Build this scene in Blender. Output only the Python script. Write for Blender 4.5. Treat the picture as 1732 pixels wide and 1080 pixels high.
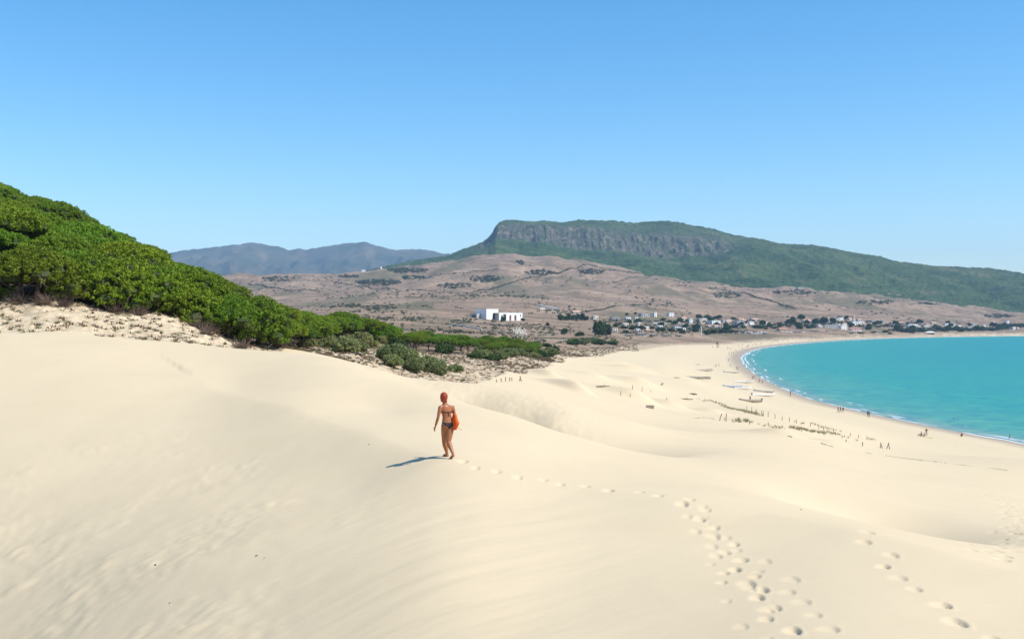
import bpy, bmesh, math, random
import numpy as np

for _o in list(bpy.data.objects):
    bpy.data.objects.remove(_o, do_unlink=True)
SC = bpy.context.scene
COL = SC.collection
R = math.radians

# ------------------------------------------------------------------ camera
EYE, FOC, CX, CY = 25.0, 1800.0, 866.0, 545.0      # eye height over the sea, focal length, optical axis (1732 x 1080 frame)
cam_data = bpy.data.cameras.new('camera')
cam = bpy.data.objects.new('camera', cam_data)
COL.objects.link(cam)
cam.location = (0, 0, EYE)
cam.rotation_euler = (R(90), 0, 0)
cam_data.sensor_width = 36.0
cam_data.lens = 36.0 * FOC / 1732.0
cam_data.shift_y = 5.0 / 1732.0
cam_data.clip_start = 0.1
cam_data.clip_end = 60000
SC.camera = cam

# ------------------------------------------------------------------ sky and sun
SUN_EL, SUN_AZ = R(51), math.atan2(0.93, -0.36)     # azimuth from +Y towards +X
world = bpy.data.worlds.new('World')
SC.world = world
world.use_nodes = True
wn, wl = world.node_tree.nodes, world.node_tree.links
wn.clear()
sky = wn.new('ShaderNodeTexSky')
sky.sky_type = 'NISHITA'
sky.sun_disc = False
sky.sun_elevation = SUN_EL
sky.sun_rotation = SUN_AZ
sky.altitude = 0
sky.air_density = 1.0
sky.dust_density = 0.3
sky.ozone_density = 2.5
hs = wn.new('ShaderNodeHueSaturation')
hs.inputs['Hue'].default_value = 0.496
hs.inputs['Saturation'].default_value = 1.38
bg = wn.new('ShaderNodeBackground')
bg.inputs['Strength'].default_value = 0.15
wo = wn.new('ShaderNodeOutputWorld')
wl.new(sky.outputs[0], hs.inputs['Color'])
wl.new(hs.outputs[0], bg.inputs[0])
wl.new(bg.outputs[0], wo.inputs[0])

sun_data = bpy.data.lights.new('sun', 'SUN')
sun_data.energy = 4.6
sun_data.angle = R(0.53)
sun_data.color = (1.0, 0.95, 0.86)
sun = bpy.data.objects.new('sun', sun_data)
COL.objects.link(sun)
SUN_DIR = np.array([math.sin(SUN_AZ) * math.cos(SUN_EL), math.cos(SUN_AZ) * math.cos(SUN_EL), math.sin(SUN_EL)])
from mathutils import Vector, Matrix, Euler
sun.rotation_euler = Vector(SUN_DIR).to_track_quat('Z', 'Y').to_euler()
sun.location = (200, 0, 300)

vs = SC.view_settings
vs.view_transform = 'Standard'
vs.look = 'None'
vs.exposure = 0.37
vs.gamma = 1.0
vs.use_curve_mapping = False
SC.render.engine = 'CYCLES'
cy = SC.cycles
cy.use_denoising = True
cy.max_bounces = 6
cy.diffuse_bounces = 2
cy.glossy_bounces = 2
cy.transmission_bounces = 2
cy.transparent_max_bounces = 4
cy.volume_bounces = 0
cy.caustics_reflective = False
cy.caustics_refractive = False

# ------------------------------------------------------------------ helpers
rng = np.random.default_rng(7)
random.seed(7)


def tag(o, label=None, cat=None, group=None, kind=None):
    if label: o['label'] = label
    if cat: o['category'] = cat
    if group: o['group'] = group
    if kind or cat: o['kind'] = kind or 'thing'
    return o


def empty(name, loc=(0, 0, 0), rz=0.0, label=None, cat=None, group=None):
    o = bpy.data.objects.new(name, None)
    COL.objects.link(o)
    o.location = loc
    o.rotation_euler = (0, 0, rz)
    o.empty_display_size = 0.3
    return tag(o, label, cat, group)


def link(name, mesh, parent=None, loc=None, rot=None, scale=None):
    o = bpy.data.objects.new(name, mesh)
    COL.objects.link(o)
    if parent is not None: o.parent = parent
    if loc is not None: o.location = loc
    if rot is not None: o.rotation_euler = rot
    if scale is not None: o.scale = scale if hasattr(scale, '__len__') else (scale,) * 3
    return o


def copy_tree(o, parent=None):
    c = o.copy()
    COL.objects.link(c)
    if parent is not None: c.parent = parent
    for ch in o.children:
        copy_tree(ch, c)
    return c


def mesh_np(name, verts, faces, mat=None, smooth=False, mats=None, mat_idx=None):
    """verts (n,3); faces (m,k) all of one size, or a list of lists."""
    me = bpy.data.meshes.new(name)
    verts = np.asarray(verts, dtype=np.float32)
    if isinstance(faces, np.ndarray):
        m, k = faces.shape
        me.vertices.add(len(verts))
        me.vertices.foreach_set('co', verts.ravel())
        me.loops.add(m * k)
        me.loops.foreach_set('vertex_index', faces.astype(np.int32).ravel())
        me.polygons.add(m)
        me.polygons.foreach_set('loop_start', np.arange(0, m * k, k, dtype=np.int32))
        me.update(calc_edges=True)
    else:
        me.from_pydata([tuple(v) for v in verts.tolist()], [], faces)
        me.update()
    for mm in ([mat] if mats is None else mats):
        if mm is not None: me.materials.append(mm)
    if mat_idx is not None:
        me.polygons.foreach_set('material_index', np.asarray(mat_idx, dtype=np.int32))
    me.polygons.foreach_set('use_smooth', np.full(len(me.polygons), smooth, dtype=bool))
    return me


def attr(me, name, vals):
    a = me.attributes.new(name, 'FLOAT', 'POINT')
    a.data.foreach_set('value', np.asarray(vals, dtype=np.float32))


class MB:
    """Collects boxes, tubes, prisms; build() links them as one mesh object."""
    def __init__(s): s.v, s.f, s.m = [], [], []

    def add(s, verts, faces, mi=0):
        n = len(s.v)
        s.v += [tuple(map(float, p)) for p in verts]
        s.f += [[i + n for i in f] for f in faces]
        s.m += [mi] * len(faces)

    def box(s, x0, x1, y0, y1, z0, z1, mi=0):
        s.add([(x0, y0, z0), (x1, y0, z0), (x1, y1, z0), (x0, y1, z0), (x0, y0, z1), (x1, y0, z1), (x1, y1, z1), (x0, y1, z1)],
              [[0, 3, 2, 1], [4, 5, 6, 7], [0, 1, 5, 4], [1, 2, 6, 5], [2, 3, 7, 6], [3, 0, 4, 7]], mi)

    def tube(s, pts, rad, n=6, mi=0, cap=True):
        pts = [Vector(p) for p in pts]
        rad = rad if hasattr(rad, '__len__') else [rad] * len(pts)
        vs, fs = [], []
        for i, p in enumerate(pts):
            t = (pts[min(i + 1, len(pts) - 1)] - pts[max(i - 1, 0)]).normalized()
            u = t.cross(Vector((0, 1, 0)) if abs(t.y) < 0.9 else Vector((1, 0, 0))).normalized()
            w = t.cross(u)
            for k in range(n):
                a = 2 * math.pi * k / n
                vs.append(p + (u * math.cos(a) + w * math.sin(a)) * rad[i])
        for i in range(len(pts) - 1):
            for k in range(n):
                fs.append([i * n + k, i * n + (k + 1) % n, (i + 1) * n + (k + 1) % n, (i + 1) * n + k])
        if cap:
            fs.append(list(range(n))[::-1])
            fs.append([(len(pts) - 1) * n + k for k in range(n)])
        s.add(vs, fs, mi)

    def mesh(s, name, mats, smooth=False):
        mats = mats if isinstance(mats, (list, tuple)) else [mats]
        return mesh_np(name, np.array(s.v), s.f, mats=mats, mat_idx=s.m, smooth=smooth)

    def build(s, name, mats, parent=None, smooth=False, **k):
        return link(name, s.mesh(name, mats, smooth), parent, **k)


# ------------------------------------------------------------------ noise
_perm = np.random.default_rng(3).permutation(256)
_perm = np.concatenate([_perm, _perm])
_ga = np.linspace(0, 2 * np.pi, 256, endpoint=False)
_gx, _gy = np.cos(_ga), np.sin(_ga)


def perlin(x, y):
    xi, yi = np.floor(x).astype(np.int64), np.floor(y).astype(np.int64)
    xf, yf = x - xi, y - yi
    u, v = xf * xf * xf * (xf * (xf * 6 - 15) + 10), yf * yf * yf * (yf * (yf * 6 - 15) + 10)
    xi &= 255; yi &= 255
    x1, y1 = (xi + 1) & 255, (yi + 1) & 255
    def g(ix, iy, dx, dy):
        h = _perm[_perm[ix] + iy]
        return _gx[h] * dx + _gy[h] * dy
    a = g(xi, yi, xf, yf); b = g(x1, yi, xf - 1, yf)
    c = g(xi, y1, xf, yf - 1); d = g(x1, y1, xf - 1, yf - 1)
    return (a + u * (b - a)) * (1 - v) + (c + u * (d - c)) * v


def fbm(x, y, octaves=4, lac=2.07, gain=0.5):
    s, amp = 0.0, 1.0
    for k in range(octaves):
        s = s + amp * perlin(x + 17.3 * k, y - 9.1 * k)
        x, y, amp = x * lac, y * lac, amp * gain
    return s


def sstep(a, b, t):
    t = np.clip((t - a) / (b - a), 0, 1)
    return t * t * (3 - 2 * t)


# ------------------------------------------------------------------ materials
def mat_new(name):
    m = bpy.data.materials.new(name)
    m.use_nodes = True
    nt = m.node_tree
    nt.nodes.clear()
    out = nt.nodes.new('ShaderNodeOutputMaterial')
    b = nt.nodes.new('ShaderNodeBsdfPrincipled')
    nt.links.new(b.outputs[0], out.inputs[0])
    return m, nt, b


def nd(nt, typ, **kw):
    n = nt.nodes.new('ShaderNode' + typ)
    for k, v in kw.items():
        if k in n.inputs: n.inputs[k].default_value = v
        else: setattr(n, k, v)
    return n


def noise(nt, scale, detail=4.0, rough=0.55, coord=None, dist=0.0):
    n = nd(nt, 'TexNoise')
    n.inputs['Scale'].default_value = scale
    n.inputs['Detail'].default_value = detail
    n.inputs['Roughness'].default_value = rough
    n.inputs['Distortion'].default_value = dist
    if coord is not None: nt.links.new(coord, n.inputs['Vector'])
    return n


def ramp(nt, fac, stops, mode='LINEAR'):
    r = nd(nt, 'ValToRGB')
    r.color_ramp.interpolation = mode
    while len(r.color_ramp.elements) < len(stops): r.color_ramp.elements.new(0.5)
    for e, (p, c) in zip(r.color_ramp.elements, stops):
        e.position = p
        e.color = (*c, 1) if len(c) == 3 else c
    nt.links.new(fac, r.inputs[0])
    return r


def mixc(nt, fac, a, b, blend='MIX'):
    m = nd(nt, 'Mix', data_type='RGBA', blend_type=blend)
    for sock, v in ((m.inputs[0], fac), (m.inputs[6], a), (m.inputs[7], b)):
        if isinstance(v, (int, float)): sock.default_value = v
        elif isinstance(v, tuple): sock.default_value = (*v, 1) if len(v) == 3 else v
        else: nt.links.new(v, sock)
    return m.outputs[2]


def math_n(nt, op, a, b=0.0, clamp=False):
    m = nd(nt, 'Math', operation=op, use_clamp=clamp)
    for sock, v in ((m.inputs[0], a), (m.inputs[1], b)):
        if isinstance(v, (int, float)): sock.default_value = v
        else: nt.links.new(v, sock)
    return m.outputs[0]


def attr_n(nt, name):
    return nd(nt, 'Attribute', attribute_name=name).outputs['Fac']


def pos_n(nt, scale=(1, 1, 1)):
    g = nd(nt, 'NewGeometry')
    mp = nd(nt, 'Mapping')
    mp.inputs['Scale'].default_value = scale
    nt.links.new(g.outputs['Position'], mp.inputs['Vector'])
    return mp.outputs[0]


def bump(nt, b, height, strength=0.3, dist=0.05):
    n = nd(nt, 'Bump')
    n.inputs['Strength'].default_value = strength
    n.inputs['Distance'].default_value = dist
    nt.links.new(height, n.inputs['Height'])
    nt.links.new(n.outputs[0], b.inputs['Normal'])


def simple(name, col, rough=0.7, var=0.12, scale=6.0, spec=0.3, metal=0.0, rand=0.0):
    """A plain surface with a little mottling; rand varies it from object to object."""
    m, nt, b = mat_new(name)
    tc = nd(nt, 'TexCoord')
    n = noise(nt, scale, 4, 0.6, tc.outputs['Object'])
    lo = tuple(max(0, c * (1 - var)) for c in col)
    hi = tuple(min(1, c * (1 + var)) for c in col)
    c = mixc(nt, n.outputs[0], lo, hi)
    if rand:
        oi = nd(nt, 'ObjectInfo')
        h = nd(nt, 'HueSaturation')
        mr = nd(nt, 'MapRange')
        mr.inputs[3].default_value, mr.inputs[4].default_value = 1 - rand, 1 + rand
        nt.links.new(oi.outputs['Random'], mr.inputs[0])
        nt.links.new(mr.outputs[0], h.inputs['Value'])
        nt.links.new(c, h.inputs['Color'])
        c = h.outputs[0]
    nt.links.new(c, b.inputs['Base Color'])
    b.inputs['Roughness'].default_value = rough
    b.inputs['Specular IOR Level'].default_value = spec
    b.inputs['Metallic'].default_value = metal
    return m


def foliage(name, dark, light, hue=0.02, tip=None):
    m, nt, b = mat_new(name)
    oi = nd(nt, 'ObjectInfo')
    n = noise(nt, 0.9, 3, 0.6, pos_n(nt))
    gi = nd(nt, 'NewGeometry')
    f = math_n(nt, 'ADD', math_n(nt, 'MULTIPLY', n.outputs[0], 0.9), math_n(nt, 'MULTIPLY', gi.outputs['Random Per Island'], 0.35))
    f = math_n(nt, 'SUBTRACT', f, 0.12, True)
    c = mixc(nt, f, dark, light)
    h = nd(nt, 'HueSaturation')
    mr = nd(nt, 'MapRange'); mr.inputs[3].default_value, mr.inputs[4].default_value = 0.5 - hue, 0.5 + hue
    mv = nd(nt, 'MapRange'); mv.inputs[3].default_value, mv.inputs[4].default_value = 0.8, 1.2
    nt.links.new(oi.outputs['Random'], mr.inputs[0]); nt.links.new(mr.outputs[0], h.inputs['Hue'])
    wn2 = nd(nt, 'TexWhiteNoise', noise_dimensions='1D'); nt.links.new(oi.outputs['Random'], wn2.inputs['W'])
    nt.links.new(wn2.outputs['Value'], mv.inputs[0]); nt.links.new(mv.outputs[0], h.inputs['Value'])
    nt.links.new(c, h.inputs['Color'])
    nt.links.new(h.outputs[0], b.inputs['Base Color'])
    b.inputs['Roughness'].default_value = 0.6
    b.inputs['Specular IOR Level'].default_value = 0.25
    tr = nd(nt, 'BsdfTranslucent'); nt.links.new(h.outputs[0], tr.inputs[0])
    ms = nd(nt, 'MixShader'); ms.inputs[0].default_value = 0.22
    out = [x for x in nt.nodes if x.type == 'OUTPUT_MATERIAL'][0]
    nt.links.new(b.outputs[0], ms.inputs[1]); nt.links.new(tr.outputs[0], ms.inputs[2]); nt.links.new(ms.outputs[0], out.inputs[0])
    return m
# ------------------------------------------------------------------ the lie of the land
# survey points: (bearing as frame column, depression as frame row, distance in m); 'z' rows give the height instead
CT = []
def S(px, py, d): CT.append((px, d, EYE - (py - CY) / FOC * d))
def Z(px, d, z): CT.append((px, d, z))
# ground under and beside the photographer
for px in (-1500, -400, 866, 2100, 3200):
    Z(px, 1.5, 23.35); Z(px, 4.5, 22.7)
# hollow at the left, falling away from the crest the walker follows
for a in ((0, 1080, 21), (200, 1080, 17.4), (400, 1080, 15.6), (600, 1080, 13.8), (0, 900, 28.5), (200, 900, 25), (400, 900, 21.8), (600, 900, 19.4), (750, 900, 18.2), (0, 750, 37.5), (200, 750, 35.8), (400, 750, 33.6),
          (600, 800, 26.5), (0, 650, 48.5), (200, 650, 48), (400, 650, 50), (0, 600, 57), (660, 782, 27.0)): S(*a)
Z(-800, 14, 17.0); Z(-800, 30, 18.6); Z(-800, 50, 21.5)
# crest walked along
for a in ((500, 690, 39), (640, 737, 31.5), (760, 775, 26.5), (880, 800, 25.5), (1000, 822, 24.8), (1170, 842, 23), (1300, 866, 22), (1450, 893, 20.2),
          (1600, 932, 18.4), (1732, 968, 17)): S(*a)
# foreground to the right of the hollow
for a in ((866, 1080, 12.5), (900, 950, 16.6), (1100, 1080, 11.9), (1120, 930, 17), (1250, 905, 18.4), (1300, 957, 15.3), (1390, 1050, 11.6), (1550, 1000, 13.4), (1732, 1075, 10.6)): S(*a)
Z(2300, 14, 21.6); Z(2300, 9, 22.3)
# bright flank up to the second crest, and that crest
for a in ((0, 563, 66), (200, 572, 66), (350, 584, 68), (470, 605, 70), (560, 621, 65), (640, 641, 59), (760, 674, 50), (880, 712, 44), (1000, 745, 41),
          (640, 690, 42), (800, 720, 36), (1000, 780, 32.5), (1170, 800, 33), (1300, 815, 34)): S(*a)
Z(-800, 66, 24.8)
# dip behind it
for px, d, z in ((560, 75, 20.2), (640, 69, 19.0), (700, 65, 18.2), (760, 61, 17.6), (880, 55, 17.0), (960, 52, 17.0), (760, 72, 17.4), (880, 66, 16.9)): Z(px, d, z)
# next dune: near face and brink
for a in ((480, 592, 90), (560, 604, 90), (620, 618, 88), (690, 638, 86), (760, 645, 85), (850, 657, 82), (930, 674, 78), (1000, 696, 74), (1060, 719, 70)): S(*a)
for px, py, d in ((640, 632, 82), (700, 654, 79.5), (760, 670, 77.5), (850, 694, 73), (930, 716, 68)): S(px, py, d)
for px, d, z in ((690, 97, 18.9), (760, 97, 18.6), (850, 97, 17.8), (930, 95, 16.9), (1000, 92, 16.0)): Z(px, d, z)
# the long fall to the beach
for a in ((1150, 742, 68), (1170, 770, 52), (1300, 770, 54), (1300, 735, 90), (1170, 715, 120), (1170, 700, 170), (1170, 685, 235), (1300, 712, 150), (1300, 698, 215),
          (1500, 850, 36), (1500, 800, 66), (1500, 772, 115), (1500, 757, 170), (1600, 905, 27), (1550, 880, 31), (1732, 900, 29), (1732, 850, 46), (1732, 800, 86),
          (1732, 775, 140), (1000, 675, 130), (1000, 650, 190), (1000, 630, 270), (1100, 680, 180), (1100, 650, 270), (1100, 620, 420), (1100, 595, 700),
          (900, 660, 125), (900, 640, 165), (950, 625, 260), (950, 611, 350), (1000, 601, 480), (1050, 592, 640), (1240, 597, 790), (1240, 581, 1120),
          (1200, 577, 1120), (1350, 572, 1380), (1500, 567.5, 1700), (1732, 565.5, 2020)): S(*a)
Z(2300, 60, 11); Z(2300, 130, 4)
# bank, pine hill
for a in ((0, 517, 78), (100, 516, 79), (200, 527, 83), (270, 532, 84), (350, 562, 84), (430, 590, 86)): S(*a)
for px, d, z in ((0, 69, 24.3), (200, 69, 24.0), (350, 71, 23.5), (0, 120, 33), (0, 160, 39), (0, 230, 48), (0, 290, 45), (-500, 80, 27.5), (-500, 160, 45), (-500, 240, 55), (100, 120, 31.2), (100, 160, 36.6), (100, 220, 43.4), (100, 290, 40),
                 (200, 120, 29), (200, 160, 33.2), (200, 205, 37.4), (200, 270, 34), (280, 110, 26.2), (280, 150, 29), (280, 190, 31.2), (280, 260, 28), (350, 130, 25.4), (350, 180, 27.4), (350, 245, 25), (450, 108, 22.7), (450, 140, 23.4),
                 (450, 175, 24.0), (450, 240, 22.6), (520, 130, 22.3), (520, 170, 22.6), (520, 240, 21.4)): Z(px, d, z)
# rough ground behind the dunes, pine row
for a in ((600, 606, 112), (560, 583, 140), (620, 578, 185), (690, 600, 180), (690, 591, 230), (700, 632, 118), (780, 637, 128), (800, 618, 170), (800, 600, 245), (860, 627, 160), (880, 603, 290),
          (930, 600, 360)): S(*a)
for px, d, z in ((500, 400, 18), (620, 330, 18.5), (700, 380, 18), (860, 420, 15)): Z(px, d, z)
# plain, museum terrace, village slope
for a in ((860, 576, 470), (845, 561, 760), (845, 542, 1100), (700, 548, 760), (700, 520, 1200), (500, 520, 1400), (900, 580, 480), (950, 583, 560), (1000, 581, 700), (1000, 560, 950),
          (1000, 530, 1450), (1100, 575, 950), (1100, 560, 1150), (1100, 540, 1500), (1200, 568, 1230), (1200, 550, 1500), (1200, 520, 2000), (1350, 566, 1500), (1350, 552, 1700),
          (1400, 512, 2500), (1500, 560, 1830), (1500, 548, 2000), (1732, 560, 2150), (1732, 550, 2350)): S(*a)
# brown hills up to the scrub
for a in ((400, 462, 3000), (300, 470, 3000), (560, 463, 3100), (650, 457, 3200), (700, 451, 3300), (400, 500, 2100), (600, 480, 2500), (830, 428, 3200), (940, 437, 3100), (1000, 442, 3000),
          (900, 480, 2300), (760, 490, 2000), (1000, 480, 2300), (1100, 463, 3000), (1200, 476, 3000), (1200, 495, 2500), (1330, 486, 3000), (1500, 499, 3000), (1732, 532, 2950), (1500, 525, 2450)): S(*a)
for px, z in ((-1500, 150), (0, 170), (400, 120), (560, 120), (700, 200)): Z(px, 3900, z)
for px in (1000, 1300, 1732): Z(px, 4200, 120)
Z(2600, 2500, 18); Z(2600, 3000, 40); Z(-1500, 400, 60); Z(-1500, 1500, 90)

CT = np.array(CT)
def _uv(px, d): return np.stack([(px - CX) / 700.0, np.log(np.maximum(d, 0.8)) * 1.15], -1)
_cuv = _uv(CT[:, 0], CT[:, 1])
def _phi(r2): return 0.5 * r2 * np.log(r2 + 1e-12)
_n = len(CT)
_A = np.zeros((_n + 3, _n + 3))
_A[:_n, :_n] = _phi(((_cuv[:, None] - _cuv[None]) ** 2).sum(-1)) + np.eye(_n) * 2e-5
_A[:_n, _n] = 1; _A[:_n, _n + 1:] = _cuv
_A[_n:, :_n] = _A[:_n, _n:].T
# heights are fitted as the sine of the depression (height over distance), which keeps near and far equally firm
_w = np.linalg.solve(_A, np.concatenate([(CT[:, 2] - EYE) / CT[:, 1], [0, 0, 0]]))


def tps_exact(x, y):
    sh = np.shape(x)
    x, y = np.ravel(x), np.maximum(np.ravel(y), 0.8)
    uv = _uv(CX + np.clip(x / y, -1.4, 1.4) * FOC, y)
    out = np.empty(len(x))
    for i in range(0, len(x), 20000):
        q = uv[i:i + 20000]
        r2 = (q[:, None, 0] - _cuv[None, :, 0]) ** 2 + (q[:, None, 1] - _cuv[None, :, 1]) ** 2
        out[i:i + 20000] = _phi(r2) @ _w[:_n] + _w[_n] + q @ _w[_n + 1:]
    return (EYE + out * y).reshape(sh)


# shoreline (sea level), from near to far
_shore = [(1732, 750), (1660, 737), (1600, 726), (1540, 714), (1480, 701), (1420, 688), (1370, 675), (1320, 656), (1285, 638), (1262, 622), (1252, 610), (1252, 601), (1275, 590),
          (1320, 583.5), (1380, 578), (1450, 573.8), (1530, 571), (1640, 569), (1732, 568)]
SHORE = [(210, -400), (150, -100), (122, 60), (110, 150)] + [((px - CX) / FOC * FOC * EYE / (py - CY), FOC * EYE / (py - CY)) for px, py in _shore] + [(1400, 2180), (2300, 2300), (5200, 1900)]
SHORE = np.array(SHORE)
# round it off
for _ in range(2):
    q = 0.75 * SHORE[:-1] + 0.25 * SHORE[1:]; r = 0.25 * SHORE[:-1] + 0.75 * SHORE[1:]
    SHORE = np.concatenate([SHORE[:1], np.stack([q, r], 1).reshape(-1, 2), SHORE[-1:]])


def shore_exact(x, y):
    """signed distance to the waterline, positive on land"""
    sh = np.shape(x)
    p = np.stack([np.ravel(x), np.ravel(y)], -1)
    best = np.full(len(p), 1e18); sgn = np.ones(len(p))
    for a, b in zip(SHORE[:-1], SHORE[1:]):
        e = b - a; l2 = e @ e
        t = np.clip(((p - a) @ e) / l2, 0, 1)
        q = p - a - t[:, None] * e
        d2 = (q ** 2).sum(1)
        c = e[0] * (p[:, 1] - a[1]) - e[1] * (p[:, 0] - a[0])     # >0: left of travel = land
        m = d2 < best - 1e-9
        best = np.where(m, d2, best); sgn = np.where(m, np.sign(c), sgn)
    return (np.sqrt(best) * np.where(sgn == 0, 1, sgn)).reshape(sh)


# both are smooth in bearing and log distance: tabulate once, look up after
_ta = np.linspace(-1.75, 1.75, 330); _tl = np.linspace(math.log(0.8), math.log(5200), 420)
_TY, _TX = np.meshgrid(np.exp(_tl), _ta, indexing='ij'); _TX = _TX * _TY
_TT = (tps_exact(_TX, _TY) - EYE) / _TY
_TS = shore_exact(_TX, _TY) / _TY


def _cub(t): return (-.5 * t + t * t - .5 * t ** 3, 1 - 2.5 * t * t + 1.5 * t ** 3, .5 * t + 2 * t * t - 1.5 * t ** 3, -.5 * t * t + .5 * t ** 3)


def _look(T, x, y, cubic):
    y = np.maximum(y, 0.81)
    u = np.clip((x / y - _ta[0]) / (_ta[1] - _ta[0]), 1, len(_ta) - 2.001)
    v = np.clip((np.log(y) - _tl[0]) / (_tl[1] - _tl[0]), 1, len(_tl) - 2.001)
    i, j = np.floor(v).astype(int), np.floor(u).astype(int)
    fv, fu = v - i, u - j
    if not cubic:
        return ((T[i, j] * (1 - fu) + T[i, j + 1] * fu) * (1 - fv) + (T[i + 1, j] * (1 - fu) + T[i + 1, j + 1] * fu) * fv)
    cu, cv = _cub(fu), _cub(fv)
    return sum(cv[k] * sum(cu[m] * T[i + k - 1, np.minimum(j + m - 1, len(_ta) - 1)] for m in range(4)) for k in range(4))


def tps(x, y): return EYE + _look(_TT, np.asarray(x, float), np.asarray(y, float), True) * np.maximum(y, .81)
def shore_dist(x, y): return _look(_TS, np.asarray(x, float), np.asarray(y, float), False) * np.maximum(y, .81)


_zpx = np.array([-3000, -600, 0, 200, 350, 430, 466, 480, 520, 560, 620, 690, 760, 850, 900, 960, 1020, 1060, 1150, 1230, 1330, 1450, 1600, 1732, 2300, 4000.])
_zr = np.array([66, 67, 67.5, 67.5, 69.5, 71, 72, 94, 98, 100, 103, 101, 104, 140, 205, 370, 500, 640, 900, 1080, 1320, 1590, 1840, 2010, 2300, 2600.])
_zp = np.array([80, 80, 78, 84, 86, 88, 94, 108, 125, 150, 185, 215, 245, 285, 330, 470, 610, 760, 950, 1130, 1360, 1630, 1880, 2045, 2340, 2640.])
def zone_depths(x, y):
    px = CX + np.clip(x / np.maximum(y, 0.8), -1.6, 1.6) * FOC
    return np.exp(np.interp(px, _zpx, np.log(_zr))), np.exp(np.interp(px, _zpx, np.log(_zp)))


MOUNDS = []      # low drifts on the upper beach: x, y, half length across, half depth, height, lean


def terrain(x, y, fine=True):
    x = np.asarray(x, float); y = np.asarray(y, float)
    z = tps(x, y)
    s = shore_dist(x, y)
    prof = np.where(s > 0, 0.075 * np.minimum(s, 14) + 0.03 * np.maximum(s - 14, 0), 0.06 * s)
    k = sstep(6, 46, s)
    z = prof * (1 - k) + np.maximum(z, 0.6) * k
    z = np.maximum(z, -3.0)
    dr, dp = zone_depths(x, y)
    w = fbm(x / 9.0 + 40, y / 9.0, 3) * 0.12
    rough = sstep(-0.01, 0.05, np.log(np.maximum(y, 1) / dr) + w * sstep(120, 200, y)) * (1 - sstep(0, 0.25, np.log(np.maximum(y, 1) / dp)))
    z = z + rough * (fbm(x / 2.6, y / 2.6, 3) * 0.30 + np.abs(fbm(x / 0.9, y / 1.3 + 5, 3)) * 0.32 - 0.08) * sstep(40, 70, y) * (1 - sstep(500, 900, y))
    # gentle undulation of the beach sand and the plain
    z = z + fbm(x / 45.0 + 3, y / 45.0, 3) * 0.55 * sstep(90, 220, y) * sstep(20, 70, s)
    z = z + (fbm(x / 260.0 + 3, y / 260.0, 4) * 12 + np.abs(fbm(x / 110.0, y / 300.0, 3)) * -16 * sstep(1500, 2600, y)) * sstep(900, 2400, y) * sstep(200, 600, s)
    for mx, my, a, b, h, lean in MOUNDS:
        u = ((x - mx) + lean * (y - my)) / a
        v = (y - my) / b
        v = np.where(v < 0, v * 2.3, v * .8)
        z = z + h * np.exp(-(u * u) * 1.5 - v * v)
    return z


def hit(px, py, d0=8.0, d1=4000.0):
    """where the line of sight through a frame point meets the ground"""
    d = np.exp(np.linspace(math.log(d0), math.log(d1), 420))
    x = (px - CX) / FOC * d
    g = terrain(x, d) - (EYE - (py - CY) / FOC * d)
    i = np.argmax(g > 0)
    if not (g > 0).any(): i = int(np.argmax(g))
    i = max(i, 1)
    t = g[i - 1] / (g[i - 1] - g[i]) if g[i] != g[i - 1] else 0.0
    dd = d[i - 1] + (d[i] - d[i - 1]) * min(max(t, 0), 1)
    xx = (px - CX) / FOC * dd
    return Vector((xx, dd, float(terrain(np.array([xx]), np.array([dd]))[0])))


def gz(x, y): return float(terrain(np.array([x]), np.array([y]))[0])


def hits(pts): return [hit(*p) for p in pts]


_md = [(px, py, hit(px, py, 100, 700), w, h) for px, py, w, h in ((1075, 629, 75, 1.5), (1088, 653, 62, 1.25), (975, 663, 40, 1.0), (1075, 676, 62, 1.15), (930, 638, 34, .9), (1140, 690, 46, .8), (1010, 640, 60, .8), (1180, 650, 50, .6),
                                                                    (1210, 700, 50, .6), (1330, 745, 70, .55), (1050, 617, 60, .9), (1420, 770, 60, .4))]
for px, py, p, w, h in _md:
    k = p.y / FOC
    MOUNDS.append((p.x, p.y + 1.5, w * k * .60, 4.0 * h + 1.2, h * 1.45, 0.6))

# ---- footprints: (x, y, heading, length, width, depth)
PRINTS = []
def trail(pts, step=0.62, wander=0.1, size=0.33, depth=0.06, seed=1, start=0.0):
    r = random.Random(seed)
    P3 = hits(pts)
    P2 = [Vector((p.x, p.y)) for p in P3]
    acc, side, t = start, 1, 0.0
    for a, b in zip(P2[:-1], P2[1:]):
        L = (b - a).length
        u = (b - a) / max(L, 1e-6)
        n = Vector((-u.y, u.x))
        while t < L:
            p = a + u * t + n * (side * 0.11 + r.uniform(-wander, wander))
            k = r.uniform(0.8, 1.2)
            PRINTS.append((p.x, p.y, math.atan2(u.y, u.x) + r.uniform(-.25, .25), size * k, size * 0.42 * r.uniform(.85, 1.2), depth * r.uniform(.6, 1.25)))
            side = -side
            t += step * r.uniform(0.8, 1.25)
        t -= L


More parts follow.
